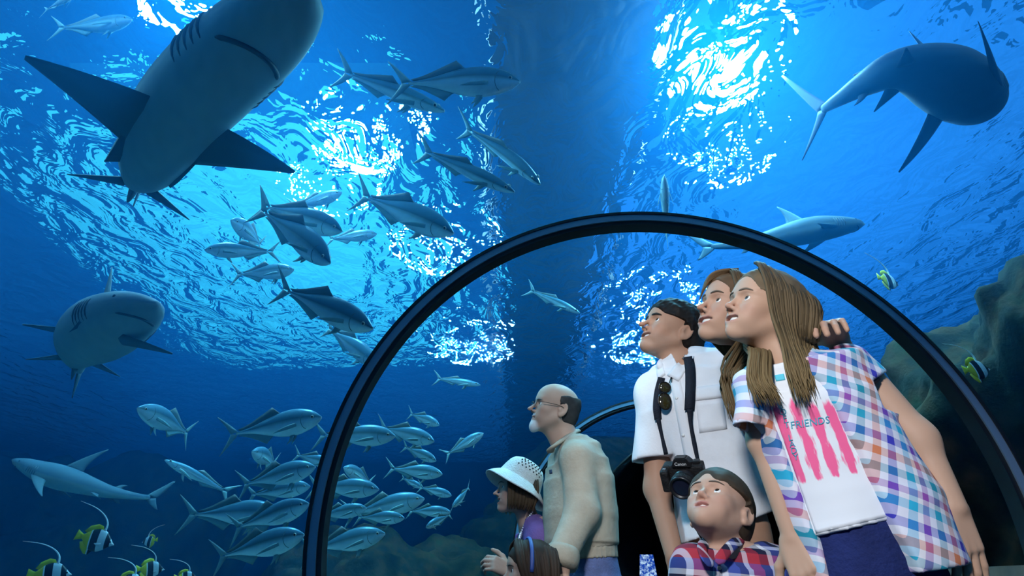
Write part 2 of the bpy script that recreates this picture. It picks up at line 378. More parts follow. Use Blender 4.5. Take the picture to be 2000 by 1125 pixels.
def skin_tint(V,M,skin,lip=(.45,.12,.11),child=0,beard=None,smile=0,lipw=1.0):
    q=local(V,M); col=np.tile(np.array(skin),(len(V),1))
    zc=-.062+.008*child; wl=(.021+.007*smile-.002*child); q2=q[:,2]-.0065*smile*(q[:,1]/wl)**2*(np.abs(q[:,1])<.05)
    g=np.exp(-((q[:,1]/(wl*.98))**6))*np.exp(-(((q2-zc+.001)/.0118)**6))*(q[:,0]>.066)*(np.abs(q[:,1])<.05)
    col=col*(1-g[:,None]*.8*lipw)+np.array(lip)*g[:,None]*.8*lipw
    ck=np.exp(-(((np.abs(q[:,1])-.042)/.02)**2)-((q[:,2]+.03)/.022)**2)*(q[:,0]>.03)*.30
    nt=np.exp(-(q[:,1]/.014)**2-((q[:,2]+.028)/.014)**2)*(q[:,0]>.085)*.30
    col=col*(1-(ck+nt)[:,None]*np.array((0.05,.35,.30)))
    if beard is not None:
        w=beard[1](q); col=col*(1-w[:,None])+np.array(beard[0])*w[:,None]
    inm=np.exp(-((q2-zc)/.005)**4)*np.exp(-(q[:,1]/(wl*.9))**4)*(q[:,0]<.074)*(q[:,0]>.04)
    col=col*(1-inm[:,None])+np.array((.10,.02,.02))*inm[:,None]
    return col
def make_field_mesh(name,f,m,parent,it=1,tintf=None,smooth=True):
    V,Fq=f.poly()
    if it: V=relax(V,Fq,it,.4)
    org=np.array(parent.matrix_basis.translation) if parent else np.zeros(3)
    me=mesh_np(name,V-org,Fq,smooth)
    if tintf is not None: tint(me,tintf(V))
    return link(name,me,m,parent)
def tubes(name,paths,m,parent,nseg=8,flat=None,cap=True,tintc=None):
    """paths: list of (points, radii[, flattening vector]) swept into one mesh"""
    org=np.array(parent.matrix_basis.translation) if parent else np.zeros(3)
    VV=[];FF=[];CC=[];b=0
    for it_,pth in enumerate(paths):
        pts=np.array([list(p) for p in pth[0]],float); rs=np.array(pth[1],float)
        fl=pth[2] if len(pth)>2 else None
        n=len(pts); T=np.gradient(pts,axis=0); T/=np.linalg.norm(T,axis=1)[:,None]+1e-12
        ref=np.array(fl[0] if fl is not None else (0.3,0.2,1.0),float)
        ks=fl[1] if fl is not None else 1.0
        for i in range(n):
            u=ref-T[i]*(ref@T[i]); 
            if np.linalg.norm(u)<1e-4: u=np.array((1.,0,0))-T[i]*T[i][0]
            u/=np.linalg.norm(u); v=np.cross(T[i],u)
            a=np.arange(nseg)*2*math.pi/nseg
            VV.append(pts[i]+rs[i]*(np.cos(a)[:,None]*u*ks+np.sin(a)[:,None]*v))
            if tintc is not None: CC.append(np.tile(tintc(it_,i/(n-1)),(nseg,1)))
        for i in range(n-1):
            for j in range(nseg):
                j2=(j+1)%nseg; FF.append((b+i*nseg+j,b+i*nseg+j2,b+(i+1)*nseg+j2,b+(i+1)*nseg+j))
        if cap:
            for e,rev in ((0,True),(n-1,False)):
                o=b+e*nseg
                for j in range(0,nseg-2,2):
                    q=(o,o+j+1,o+j+2,o+(j+3)) if j+3<nseg else (o,o+j+1,o+j+2,o+j+2)
                    if q[2]==q[3]: continue
                    if j>0: pass
                    FF.append(tuple(reversed(q)) if rev else q)
        b+=n*nseg
    V=np.concatenate(VV)-org
    me=mesh_np(name,V,np.array(FF)); 
    if tintc is not None: tint(me,np.concatenate(CC))
    return link(name,me,m,parent)
def spline(pts,n):
    """Catmull-Rom through points of any dimension"""
    p=np.array([list(q) for q in pts],float); p=np.vstack([2*p[0]-p[1],p,2*p[-1]-p[-2]]); m=len(p)-3
    out=[]
    for i in range(n):
        t=i/(n-1)*m; k=min(int(t),m-1); t-=k; a,b,c,d=p[k:k+4]
        out.append(.5*((2*b)+(-a+c)*t+(2*a-5*b+4*c-d)*t*t+(-a+3*b-3*c+d)*t**3))
    return np.array(out)
def skin_mat(name,rough=.55,spec=.22):
    m=mat(name); o=N(m,'ShaderNodeOutputMaterial'); p=N(m,'ShaderNodeBsdfPrincipled'); a=N(m,'ShaderNodeAttribute'); a.attribute_name='tint'
    L(m,a.outputs['Color'],p.inputs['Base Color']); p.inputs['Roughness'].default_value=rough; p.inputs['Specular IOR Level'].default_value=spec
    L(m,p.outputs[0],o.inputs[0]); return m
EYEMAT={}
def eye_mat(col):
    if col in EYEMAT: return EYEMAT[col]
    m=mat('eye'); o=N(m,'ShaderNodeOutputMaterial'); p=N(m,'ShaderNodeBsdfPrincipled'); t=N(m,'ShaderNodeTexCoord')
    s=N(m,'ShaderNodeSeparateXYZ'); L(m,t.outputs['Object'],s.inputs[0]); r=N(m,'ShaderNodeValToRGB')
    mr=N(m,'ShaderNodeMapRange'); mr.inputs['From Min'].default_value=.0075; mr.inputs['From Max'].default_value=.0125
    L(m,s.outputs['X'],mr.inputs['Value']); L(m,mr.outputs[0],r.inputs[0]); r.color_ramp.interpolation='CONSTANT'
    e=r.color_ramp.elements; e[0].color=(.75,.74,.72,1); e[1].position=.58; e[1].color=(*col,1); q=e.new(.89); q.color=(.004,.004,.004,1)
    L(m,r.outputs[0],p.inputs['Base Color']); p.inputs['Roughness'].default_value=.12; L(m,p.outputs[0],o.inputs[0]); EYEMAT[col]=m; return m
def add_eyes(parent,M,col=(.09,.05,.025),look=(0,0)):
    bm=bmesh.new(); bmesh.ops.create_uvsphere(bm,u_segments=20,v_segments=14,radius=.0125,matrix=Matrix.Rotation(math.pi/2,4,'Y'))
    for f_ in bm.faces: f_.smooth=True
    me=bpy.data.meshes.new('eye'); bm.to_mesh(me); bm.free(); me.materials.append(eye_mat(col)); org=parent.matrix_basis.translation
    for s in (-1,1):
        o=bpy.data.objects.new('eye',me); COL.objects.link(o); o.parent=parent
        T=M@Matrix.Translation((.0715,s*.0315,.003))@Matrix.Rotation(math.radians(look[0]),4,'Z')@Matrix.Rotation(-math.radians(look[1]),4,'Y')
        T.translation-=org; o.matrix_basis=T
def add_brows(parent,M,m,w=1.0,arch=.003,z0=.019):
    body=[c for c in parent.children if c.name.startswith('body')][0]; bv=bvh_of(body); out=[]; sc=M.to_scale()[0]
    dirv=-(M.to_3x3()@Vector((1,0,0))).normalized()
    for s in (-1,1):
        pts=[]
        for i in range(9):
            t=i/8; y=s*(.012+.039*t); z=z0+.003+arch*math.sin(t*math.pi*.75)-.004*max(0,t-.55)/.45
            h=bv.ray_cast(M@Vector((.14,y,z)),dirv,.2); pts.append((h[0]-dirv*.0006) if h[0] else M@Vector((.085,y,z)))
        out.append(tubes('eyebrow',[(pts,np.array([.0022,.0034,.0038,.0038,.0036,.0033,.0029,.0024,.0014])*w*sc,(np.array(dirv),.55))],m,parent,8))
    return out
def add_teeth(parent,M,m,smile=1,child=0):
    zc=-.062+.008*child; wl=(.021+.007*smile-.002*child)*.84
    V=[];Fq=[]; n=13
    for i in range(n):
        y=wl*(2*i/(n-1)-1); x=.0865-.011*(y/wl)**2; zs=.0065*smile*(y/wl)**2*.7
        for z in (.0105+zs,-.0030+zs): V.append(M@Vector((x,y,zc+z)))
        for z in (-.0030+zs,.0105+zs): V.append(M@Vector((x-.004,y,zc+z)))
    for i in range(n-1):
        a=i*4; b=a+4
        for k in range(4): Fq.append((a+k,a+(k+1)%4,b+(k+1)%4,b+k))
    org=parent.matrix_basis.translation
    me=mesh_np('teeth',np.array([list(v-org) for v in V]),np.array(Fq)); return link('teeth',me,m,parent)
def hand(f,W,dirv,palmn,s=1.0,curl=.35,spread=.12,thumb_side=1,k=.006,curls=None):
    """wrist point W, direction of the fingers, normal out of the back of the hand; thumb on side*(dir x normal)"""
    d=np.array(dirv,float); d/=np.linalg.norm(d); nrm=np.array(palmn,float); nrm-=d*(nrm@d); nrm/=np.linalg.norm(nrm)
    sd=np.cross(d,nrm)*thumb_side; W=np.array(W,float)
    for i,o in enumerate((.026,.009,-.008,-.024)):
        f.cone(W+sd*o*.6*s+d*.005*s,W+d*(.085-.004*abs(i-1))*s+sd*o*s,.0165*s,.0115*s,.008*s)
    f.cone(W+d*.02*s+sd*.022*s-nrm*.008*s,W+d*.055*s+sd*.028*s-nrm*.010*s,.016*s,.012*s,.012*s)
    lens=((.040,.024,.020),(.045,.028,.021),(.042,.026,.020),(.033,.020,.018))
    for i,o in enumerate((.027,.009,-.009,-.0255)):
        p=W+d*(.086-.004*abs(i-1))*s+sd*o*s; ang=0; c=(curls[i] if curls else curl)
        dd=d+sd*spread*(1.2-i*.8); dd/=np.linalg.norm(dd)
        r=(.0092,.0095,.0090,.0080)[i]*s
        for j in range(3):
            ang+=c*(1,1.1,.8)[j]
            q=p+(dd*math.cos(ang)-nrm*math.sin(ang))*lens[i][j]*s
            f.cone(p,q,r*(1-.07*j),r*(1-.07*(j+1)),.0025*s); p=q
    t0=W+d*.028*s+sd*.026*s-nrm*.006*s; t1=t0+(d*.55+sd*.75-nrm*.25)*.040*s; t2=t1+(d*.85+sd*.40-nrm*.3)*.030*s; t3=t2+(d*.95+sd*.15-nrm*.3)*.024*s
    f.chain([t0,t1,t2,t3],[.0145*s,.0115*s,.0100*s,.0085*s],.006*s)
# ---------------------------------------------------------------- creatures: swept bodies with fins
def bez(a,b,c,n): return [a*(1-t)**2+b*(2*t*(1-t))+c*t*t for t in [i/(n-1) for i in range(n)]]
def fin_mesh(name,lead,trail,nrm,th,m,parent,org,nch=5):
    """a fin between a leading and a trailing edge (lists of points, root to tip), lens-shaped across"""
    V=[];Fq=[]; n=len(lead); nrm=Vector(nrm).normalized()
    for i in range(n):
        a,b=Vector(lead[i]),Vector(trail[i]); t=i/(n-1); tt=th*(1-.85*t)
        up=[];dn=[]
        for j in range(nch+1):
            s=j/nch; p=a.lerp(b,s); k=tt*(math.sin(math.pi*min(1,s*.75+.12))**.8 if 0<s<1 else .05)
            up.append(p+nrm*k); dn.append(p-nrm*k)
        V+=up+dn[::-1]
    R=2*(nch+1)
    for i in range(n-1):
        for j in range(R): Fq.append((i*R+j,i*R+(j+1)%R,(i+1)*R+(j+1)%R,(i+1)*R+j))
    for base,rev in ((0,True),((n-1)*R,False)):
        for j in range(nch):
            q=(base+j,base+j+1,base+R-2-j,base+R-1-j); Fq.append(q if not rev else q[::-1])
    me=mesh_np(name,np.array([list(v-org) for v in V]),np.array(Fq)); return link(name,me,m,parent)
def body_sweep(name,spine,ups,table,Lb,m,parent,org,nst=44,nr=28,power=2.0,fr=None):
    """spine: n points nose->peduncle; table rows (s,halfwidth,halfheight up,halfheight down) in units of Lb"""
    V=[];Fq=[]; T=np.array(table,float)
    for i in range(nst):
        s=(i/(nst-1))**1.25; C,Tn,U,S=fr(s)
        w_=np.interp(s,T[:,0],T[:,1])*Lb; hu=np.interp(s,T[:,0],T[:,2])*Lb; hd=np.interp(s,T[:,0],T[:,3])*Lb
        for j in range(nr):
            a=2*math.pi*j/nr; c,sn=math.cos(a),math.sin(a)
            cx=math.copysign(abs(c)**(2/power),c)*w_; sz=math.copysign(abs(sn)**(2/power),sn)*(hu if sn>0 else hd)
            V.append(list(C+S*cx+U*sz-org))
    for i in range(nst-1):
        for j in range(nr): Fq.append((i*nr+j,(i+1)*nr+j,(i+1)*nr+(j+1)%nr,i*nr+(j+1)%nr))
    for base,rev in ((0,False),((nst-1)*nr,True)):
        for j in range(nr//2-1):
            q=(base+j,base+j+1,base+nr-2-j,base+nr-1-j); Fq.append(q if not rev else q[::-1])
    me=mesh_np(name,np.array(V),np.array(Fq)); return link(name,me,m,parent)
def framer(pts,up,n=60):
    sp=spline(pts,n); seg=np.linalg.norm(np.diff(sp,axis=0),axis=1); cum=np.concatenate([[0],np.cumsum(seg)]); Lb=cum[-1]
    def fr(s):
        x=s*Lb; C=Vector([np.interp(x,cum,sp[:,k]) for k in range(3)])
        x0,x1=max(0,x-.02*Lb),min(Lb,x+.02*Lb)
        T=Vector([np.interp(x1,cum,sp[:,k])-np.interp(x0,cum,sp[:,k]) for k in range(3)]).normalized()
        u=up(s) if callable(up) else up
        U=(Vector(u)-T*Vector(u).dot(T)).normalized(); return C,T,U,T.cross(U)
    return fr,Lb
def smooth_table(rows,n=30):
    r=np.array(rows,float); s=np.linspace(0,1,n); out=[s]
    for k in range(1,r.shape[1]):
        sp=spline(r[:,[0,k]],240); out.append(np.interp(s,sp[:,0],sp[:,1]))
    return np.stack(out,1)
def counter_mat(name,back,flank,belly,rough=.4,metal=0,z0=-.1,z1=.1,noise_s=14,spec=.5):
    """back, flank and belly colours by the height attribute baked on the body"""
    m=principled(name,flank,rough,metal,spec); p=[n for n in m.node_tree.nodes if n.type=='BSDF_PRINCIPLED'][0]
    t=N(m,'ShaderNodeAttribute'); t.attribute_name='tint'; L(m,t.outputs['Color'],p.inputs['Base Color']); return m
def paint_body(o,fr_pts,back,flank,belly,mid=.1,soft=.25,nst=44,nr=28,stripe=None,seed=0):
    r=np.random.RandomState(seed); c=np.zeros((nst*nr,3)); back,flank,belly=map(np.array,(back,flank,belly))
    for j in range(nr):
        s=math.sin(2*math.pi*j/nr)
        a=np.clip((s-mid)/soft+.5,0,1); b=np.clip((-s-.25)/.4+.5,0,1)
        col=flank*(1-a)+back*a; col=col*(1-b)+belly*b
        if stripe is not None and abs(s-stripe[0])<stripe[1]: col=np.array(stripe[2])
        c[j::nr]=col
    c*=1+.10*(r.rand(nst*nr,1)-.5)
    tint(o.data,c)
# ---- silver jacks
SILVER=counter_mat('jack_scales',(0,0,0),(0,0,0),(0,0,0),.30,.35)
FINM=principled('jack_fin',(.20,.36,.36),.5); FINY=principled('jack_fin_dark',(.07,.12,.12),.5)
EYEB=principled('fish_eye_pupil',(.005,.006,.008),.1); EYER=principled('fish_eye_ring',(.45,.50,.42),.3,.3)
JACK=smooth_table([(0,.006,.010,.012),(.03,.020,.036,.040),(.09,.042,.080,.074),(.18,.058,.116,.106),(.32,.066,.140,.132),(.48,.062,.132,.122),(.64,.046,.094,.084),(.80,.026,.046,.040),(.92,.014,.020,.020),(1,.010,.014,.014)])
SLIM=smooth_table([(0,.006,.008,.010),(.04,.020,.024,.028),(.12,.038,.046,.048),(.28,.052,.072,.070),(.45,.052,.076,.068),(.64,.040,.058,.050),(.82,.022,.032,.028),(1,.009,.012,.012)])
def eye_disc(name,C,nrm,r,m,parent,org):
    bm=bmesh.new(); bmesh.ops.create_uvsphere(bm,u_segments=12,v_segments=8,radius=r)
    q=Vector(nrm).to_track_quat('Z','Y').to_matrix()
    for v_ in bm.verts: v_.co=q@Vector((v_.co.x,v_.co.y,v_.co.z*.45))+C-org
    return bm_obj(name,bm,m,parent,True)
def build_jack(bend,slim,root):
    org=Vector((0,0,0)); Lb=.84
    pts=[(-Lb*s,bend*(.10*math.sin(s*3.0)*(1-s)-.30*max(0,s-.35)**2),0) for s in (0,.15,.3,.45,.6,.75,.88,1)]
    fr,L_=framer(pts,(0,0,1)); T=SLIM if slim else JACK
    b=body_sweep('body',None,None,T,L_,SILVER,root,org,32,20,1.9,fr=fr)
    paint_body(b,None,(.07,.20,.27),(.44,.66,.70),(.75,.90,.90),.38,.28,32,20,stripe=(.31,.02,(.08,.16,.18)))
    def at(s,y,z): C,Tn,U,S=fr(min(s,1)); return C+S*y+U*z+Tn*max(0,s-1)*L_
    h=1.0 if not slim else .68
    C,Tn,U,S=fr(1.0); C0=C
    for sg in (1,-1):   # forked tail, one mesh
        pass
    lead=bez(C0-Tn*.02+U*.012,C0+Tn*.07+U*.10,C0+Tn*.17+U*.175*(1 if not slim else .85),7); tr_=bez(C0+Tn*.055,C0+Tn*.075+U*.05,C0+Tn*.172+U*.172*(1 if not slim else .85),7)
    lead2=[2*(C0+Tn*((p-C0).dot(Tn)))-p for p in lead]; tr2=[2*(C0+Tn*((p-C0).dot(Tn)))-p for p in tr_]
    t1=fin_mesh('tail_fin',lead,tr_,S,.006,FINM,root,org,3); t2=fin_mesh('tail_fin',lead2,tr2,S,.006,FINM,t1,org,3); t2.name='lower_lobe'
    def zt(s): return np.interp(s,T[:,0],T[:,2])*L_
    def zb(s): return -np.interp(s,T[:,0],T[:,3])*L_
    def midfin(name,s0,s1,hh,lean,up,mm):
        ss=frange(s0,s1,9); le=[]; te=[]
        rows=[]
        base=[at(s,0,(zt(s)-.012) if up else (zb(s)+.012)) for s in ss]
        prof=[hh*((1-(i/8))**1.6*.85+.18)*min(1,i*1.4+.05) for i in range(9)]
        C,Tn,U,S=fr((s0+s1)/2); sg=1 if up else -1
        edge=[base[i]+U*sg*(prof[i]+.012)+Tn*lean for i in range(9)]
        return fin_mesh(name,[base[i] for i in range(9)],[edge[i] for i in range(9)],S,.004,mm,root,org,3)
    midfin('dorsal_fin',.46,.93,.075*h,.05,True,FINY); midfin('anal_fin',.56,.93,.070*h,.05,False,FINM)
    for sg in (1,-1):
        y=np.interp(.27,T[:,0],T[:,1])*L_*sg; C,Tn,U,S=fr(.27)
        p=C+S*y*.95-U*.02; tip=p+Tn*.20+S*sg*.055-U*.045
        fin_mesh('pectoral_fin',bez(p+U*.012,p+Tn*.08+U*.012+S*sg*.03,tip,6),bez(p-U*.018,p+Tn*.07-U*.035+S*sg*.02,tip-U*.002,6),(S*sg+U*.3),.004,FINM,root,org,3)
        C,Tn,U,S=fr(.34); p=C+S*sg*.015+U*(zb(.34)+.01); tip=p+Tn*.06-U*.075+S*sg*.02
        fin_mesh('pelvic_fin',bez(p-Tn*.015,p-U*.04,tip,5),bez(p+Tn*.035,p+Tn*.04-U*.03,tip+Tn*.006,5),S,.004,FINM,root,org,3)
        ye=np.interp(.085,T[:,0],T[:,1])*L_; C,Tn,U,S=fr(.085); c=C+S*sg*ye*.93+U*.018
        e=eye_disc('eye',c,S*sg,.0155,EYER,root,org); eye_disc('pupil',c+S*sg*.0035,S*sg,.0105,EYEB,e,org)
    # gill cover edge
    C,Tn,U,S=fr(.205)
    for sg in (1,-1):
        pts_=[]
        for a in frange(-1.0,1.0,9):
            ss=.215-.035*a*a; C,Tn,U,S=fr(ss); w_=np.interp(ss,T[:,0],T[:,1])*L_; hh=np.interp(ss,T[:,0],T[:,2])*L_*.9
            pts_.append(C+S*sg*w_*math.cos(a)*1.0+U*hh*math.sin(a))
        tubes('gill_cover_edge',[(pts_,[.0028]*9)],FINY,root,5)
def copy_tree(o,parent=None):
    c=o.copy(); COL.objects.link(c); c.parent=parent
    for ch in o.children: copy_tree(ch,c)
    return c
PROTO={}
def jack_proto(key):
    if key not in PROTO: 
        e=empty('jack_fish',(0,0,0)); build_jack(key[0],key[1],e); PROTO[key]=[e,False]
    return PROTO[key]
def place_jack(label,nose,tail,dn,dt=None,roll=0,bend=0,slim=False,group='silver jack fish in the tank'):
    dt=dn if dt is None else dt; a=P(*nose,dn); b=P(*tail,dt); pr=jack_proto((bend,slim))
    if pr[1]: o=copy_tree(pr[0])
    else: o=pr[0]; pr[1]=True
    X=(a-b); Ln=X.length; X.normalize(); Z=Vector((0,0,1)); Z=(Z-X*Z.dot(X)).normalized(); Z=Matrix.Rotation(math.radians(roll),3,X)@Z; Y=Z.cross(X)
    M=Matrix((X,Y,Z)).transposed().to_4x4()@Matrix.Scale(Ln,4); M.translation=a; o.matrix_basis=M
    tag(o,label,'fish',group); return o
# ---- sharks
SHARK_SKIN=counter_mat('shark_skin',(0,0,0),(0,0,0),(0,0,0),.6,0,spec=.12); SHARK_FIN=principled('shark_fin',(.06,.10,.12),.6,0,.12); DARKM=principled('shark_dark',(.02,.03,.035),.6)
SHARK=smooth_table([(0,.006,.006,.006),(.018,.030,.018,.020),(.06,.056,.036,.034),(.12,.074,.054,.050),(.20,.086,.070,.066),(.31,.094,.088,.080),(.44,.090,.088,.078),(.58,.070,.068,.062),(.72,.047,.046,.044),(.86,.025,.028,.028),(1,.012,.016,.016)])
def build_shark(label,pts,up,wide=1.0,pec=((.17,.20,-.05),(.17,.20,-.05)),dors=.13,tail=.26,cols=((.10,.15,.18),(.20,.27,.29),(.45,.52,.52)),pelvic=.07,mouth=True,tailup=.85,seed=0,dorsal_lean=.09,finm=None,pec_s=.255,pel_s=.62,table=None,chord=1.0,mouth_s=.052,dors_s=(.36,.50)):
    org=Vector(pts[len(pts)//2]); e=tag(empty('shark',org),label,'shark','sharks in the tank'); fr,Lb=framer(pts,up)
    T=(SHARK if table is None else table).copy(); T[:,1]*=wide; T[:,2:]*=.5+.5*wide
    b=body_sweep('body',None,None,T,Lb,SHARK_SKIN,e,org,48,32,2.1,fr=fr); paint_body(b,None,*cols,mid=-.12,soft=.35,nst=48,nr=32,seed=seed)
    fm=finm or SHARK_FIN
    def zt(s): return np.interp(s,T[:,0],T[:,2])*Lb
    def zb(s): return -np.interp(s,T[:,0],T[:,3])*Lb
    def wd(s): return np.interp(s,T[:,0],T[:,1])*Lb
    def upfin(name,s0,s1,hh,lean,sign=1,mm=None):
        C0,T0,U0,S0=fr(s0); C1,T1,U1,S1=fr(s1); z0=(zt(s0) if sign>0 else zb(s0))*.9; z1=(zt(s1) if sign>0 else zb(s1))*.88
        a=C0+U0*z0; c=C1+U1*z1; tip=a.lerp(c,.65)+U0*sign*hh*Lb+T0*lean*Lb
        return fin_mesh(name,bez(a,a.lerp(tip,.5)+U0*sign*.02*Lb-T0*.0*Lb,tip,9),bez(c,a.lerp(c,.62)+U0*sign*hh*.35*Lb+T0*lean*.3*Lb,tip+T0*.008*Lb,9),S0,.010*Lb,mm or fm,e,org)
    upfin('dorsal_fin',*dors_s,dors,dorsal_lean); upfin('second_dorsal_fin',.74,.80,.032,.035); upfin('anal_fin',.75,.81,.035,.03,-1)
    for sg,pc in zip((1,-1),pec):     # pectorals: sweep back, span, droop (units of body length)
        C,Tn,U,S=fr(pec_s); y=wd(pec_s)*sg*.85; z=zb(pec_s)*.45
        a=C-Tn*.035*chord*Lb+S*y+U*z; c=C+Tn*.085*chord*Lb+S*y*.98+U*z; tip=pc if isinstance(pc,Vector) else C+S*(y+sg*pc[1]*Lb)+Tn*pc[0]*Lb+U*(z+pc[2]*Lb)
        fin_mesh('pectoral_fin',bez(a,a.lerp(tip,.5)-Tn*.035*Lb,tip,11),bez(c,c.lerp(tip,.42)-Tn*.02*Lb,tip+Tn*.012*Lb,11),U,.013*Lb,fm,e,org)
        C,Tn,U,S=fr(pel_s); y=wd(pel_s)*sg*.75; z=zb(pel_s)*.6
        a=C-Tn*.01*Lb+S*y+U*z; c=C+Tn*.055*Lb+S*y*.7+U*z; tip=C+S*(y+sg*pelvic*Lb)+Tn*.06*Lb+U*(z-.02*Lb)
        fin_mesh('pelvic_fin',bez(a,a.lerp(tip,.5),tip,6),bez(c,c.lerp(tip,.4),tip+Tn*.006*Lb,6),U,.007*Lb,fm,e,org)
        C,Tn,U,S=fr(.085); eye_disc('eye',C+S*sg*wd(.085)*.93+U*zt(.085)*.25,S*sg,.0075*Lb,EYEB,e,org)
        for k in range(5):
            s=.175+.016*k; C,Tn,U,S=fr(s); w_=wd(s)
            p_=[C+S*sg*w_*math.cos(q)*1.004+U*(zt(s) if q>0 else -zb(s))*math.sin(q)*1.0 for q in frange(-.55,.35,6)]
            tubes('gill_slit',[(p_,[.0012*Lb,.0026*Lb,.0032*Lb,.0032*Lb,.0026*Lb,.0012*Lb])],DARKM,e,5)
    if mouth:
        p_=[]
        for a in frange(-1.15,1.15,17):
            s=mouth_s+.052*(1-math.cos(a)); C,Tn,U,S=fr(s); p_.append(C+S*wd(s)*.80*math.sin(a)+U*zb(s)*math.sqrt(max(0,1-(.80*math.sin(a))**2))*1.0)
        tubes('mouth',[(p_,[.002*Lb]+[.0042*Lb]*15+[.002*Lb])],DARKM,e,6)
    C,Tn,U,S=fr(1.0)
    a=C-Tn*.03*Lb+U*.012*Lb; tip=C+Tn*tail*tailup*Lb+U*tail*.80*Lb
    t1=fin_mesh('tail_fin',bez(a,a+Tn*.10*Lb+U*.07*Lb,tip,9),bez(C+Tn*.045*Lb-U*.005*Lb,C+Tn*.10*Lb+U*.045*Lb,tip+Tn*.02*Lb,9),S,.009*Lb,fm,e,org)
    a=C-Tn*.03*Lb-U*.012*Lb; tip=C+Tn*tail*.42*Lb-U*tail*.48*Lb
    l2=fin_mesh('lower_lobe',bez(a,a+Tn*.05*Lb-U*.05*Lb,tip,7),bez(C+Tn*.05*Lb,C+Tn*.055*Lb-U*.04*Lb,tip+Tn*.012*Lb,7),S,.009*Lb,fm,t1,org)
    return e
SHARK_BIG=smooth_table([(0,.006,.006,.006),(.012,.035,.018,.020),(.05,.066,.036,.034),(.12,.086,.054,.050),(.22,.096,.070,.066),(.34,.098,.086,.078),(.47,.094,.088,.078),(.60,.074,.066,.060),(.70,.050,.044,.042),(.85,.026,.028,.028),(1,.012,.016,.016)])
def Pz(px,py,z): return above(px,py,z)
# belly-up view, top left: level at 2.95 m, tail curling up and away
build_shark('large dark shark gliding overhead at top left with belly showing',
   [Pz(610,-40,2.92),Pz(515,62,2.92),Pz(420,148,2.93),Pz(338,238,2.97),Pz(284,335,3.06),Pz(272,345,3.28),Pz(290,330,3.62)],lambda s:(0,0,1) if s<.5 else (.55*(s-.5)*2,-.5*(s-.5)*2,1),wide=.70,table=SHARK_BIG,pec_s=.41,pel_s=.68,chord=2.3,mouth_s=.12,
   pec=(Pz(50,108,2.80),Pz(577,334,2.80)),cols=((.05,.09,.11),(.15,.24,.26),(.26,.38,.40)),pelvic=.085,finm=principled('shark_fin_dark',(.06,.11,.13),.6,0,.12),seed=1)
build_shark('grey shark facing the viewer at middle left with tall dorsal fin',
   [P(308,594,2.95),P(262,608,3.05),P(212,636,3.28),P(172,668,3.62),P(154,698,4.0),P(156,722,4.4)],(0,0,1),wide=1.12,
   pec=(P(45,633,3.35),P(338,690,3.25)),dors=.21,chord=1.5,dors_s=(.38,.54),cols=((.10,.16,.21),(.15,.22,.25),(.24,.32,.32)),pelvic=.08,tail=.2,seed=2)
build_shark('slender shark at lower left swimming left in side view',
   [P(24,898,5.1),P(90,925,5.15),P(150,943,5.2),P(210,960,5.3),P(262,969,5.4),P(292,972,5.5)],(0.05,0,1),wide=.98,
   pec=((.17,.10,-.10),(.17,.10,-.06)),dors=.20,dorsal_lean=.12,cols=((.05,.09,.12),(.08,.14,.17),(.26,.36,.36)),pelvic=.05,tail=.17,seed=3)
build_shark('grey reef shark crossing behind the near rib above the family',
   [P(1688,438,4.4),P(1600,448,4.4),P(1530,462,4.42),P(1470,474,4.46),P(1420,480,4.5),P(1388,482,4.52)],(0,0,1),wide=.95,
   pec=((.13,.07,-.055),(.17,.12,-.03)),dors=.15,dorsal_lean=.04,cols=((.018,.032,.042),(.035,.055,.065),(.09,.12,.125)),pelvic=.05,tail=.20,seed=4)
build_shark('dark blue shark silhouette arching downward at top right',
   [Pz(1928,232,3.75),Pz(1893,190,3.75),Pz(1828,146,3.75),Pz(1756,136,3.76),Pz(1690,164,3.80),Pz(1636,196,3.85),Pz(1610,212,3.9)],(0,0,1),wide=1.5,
   pec=(Pz(1757,337,3.55),Pz(1912,43,3.70)),dors=.12,cols=((.008,.016,.035),(.012,.026,.05),(.03,.055,.085)),pelvic=.10,tail=.40,seed=5,mouth=False,finm=principled('shark_fin_navy',(.015,.025,.05),.6,0,.1))
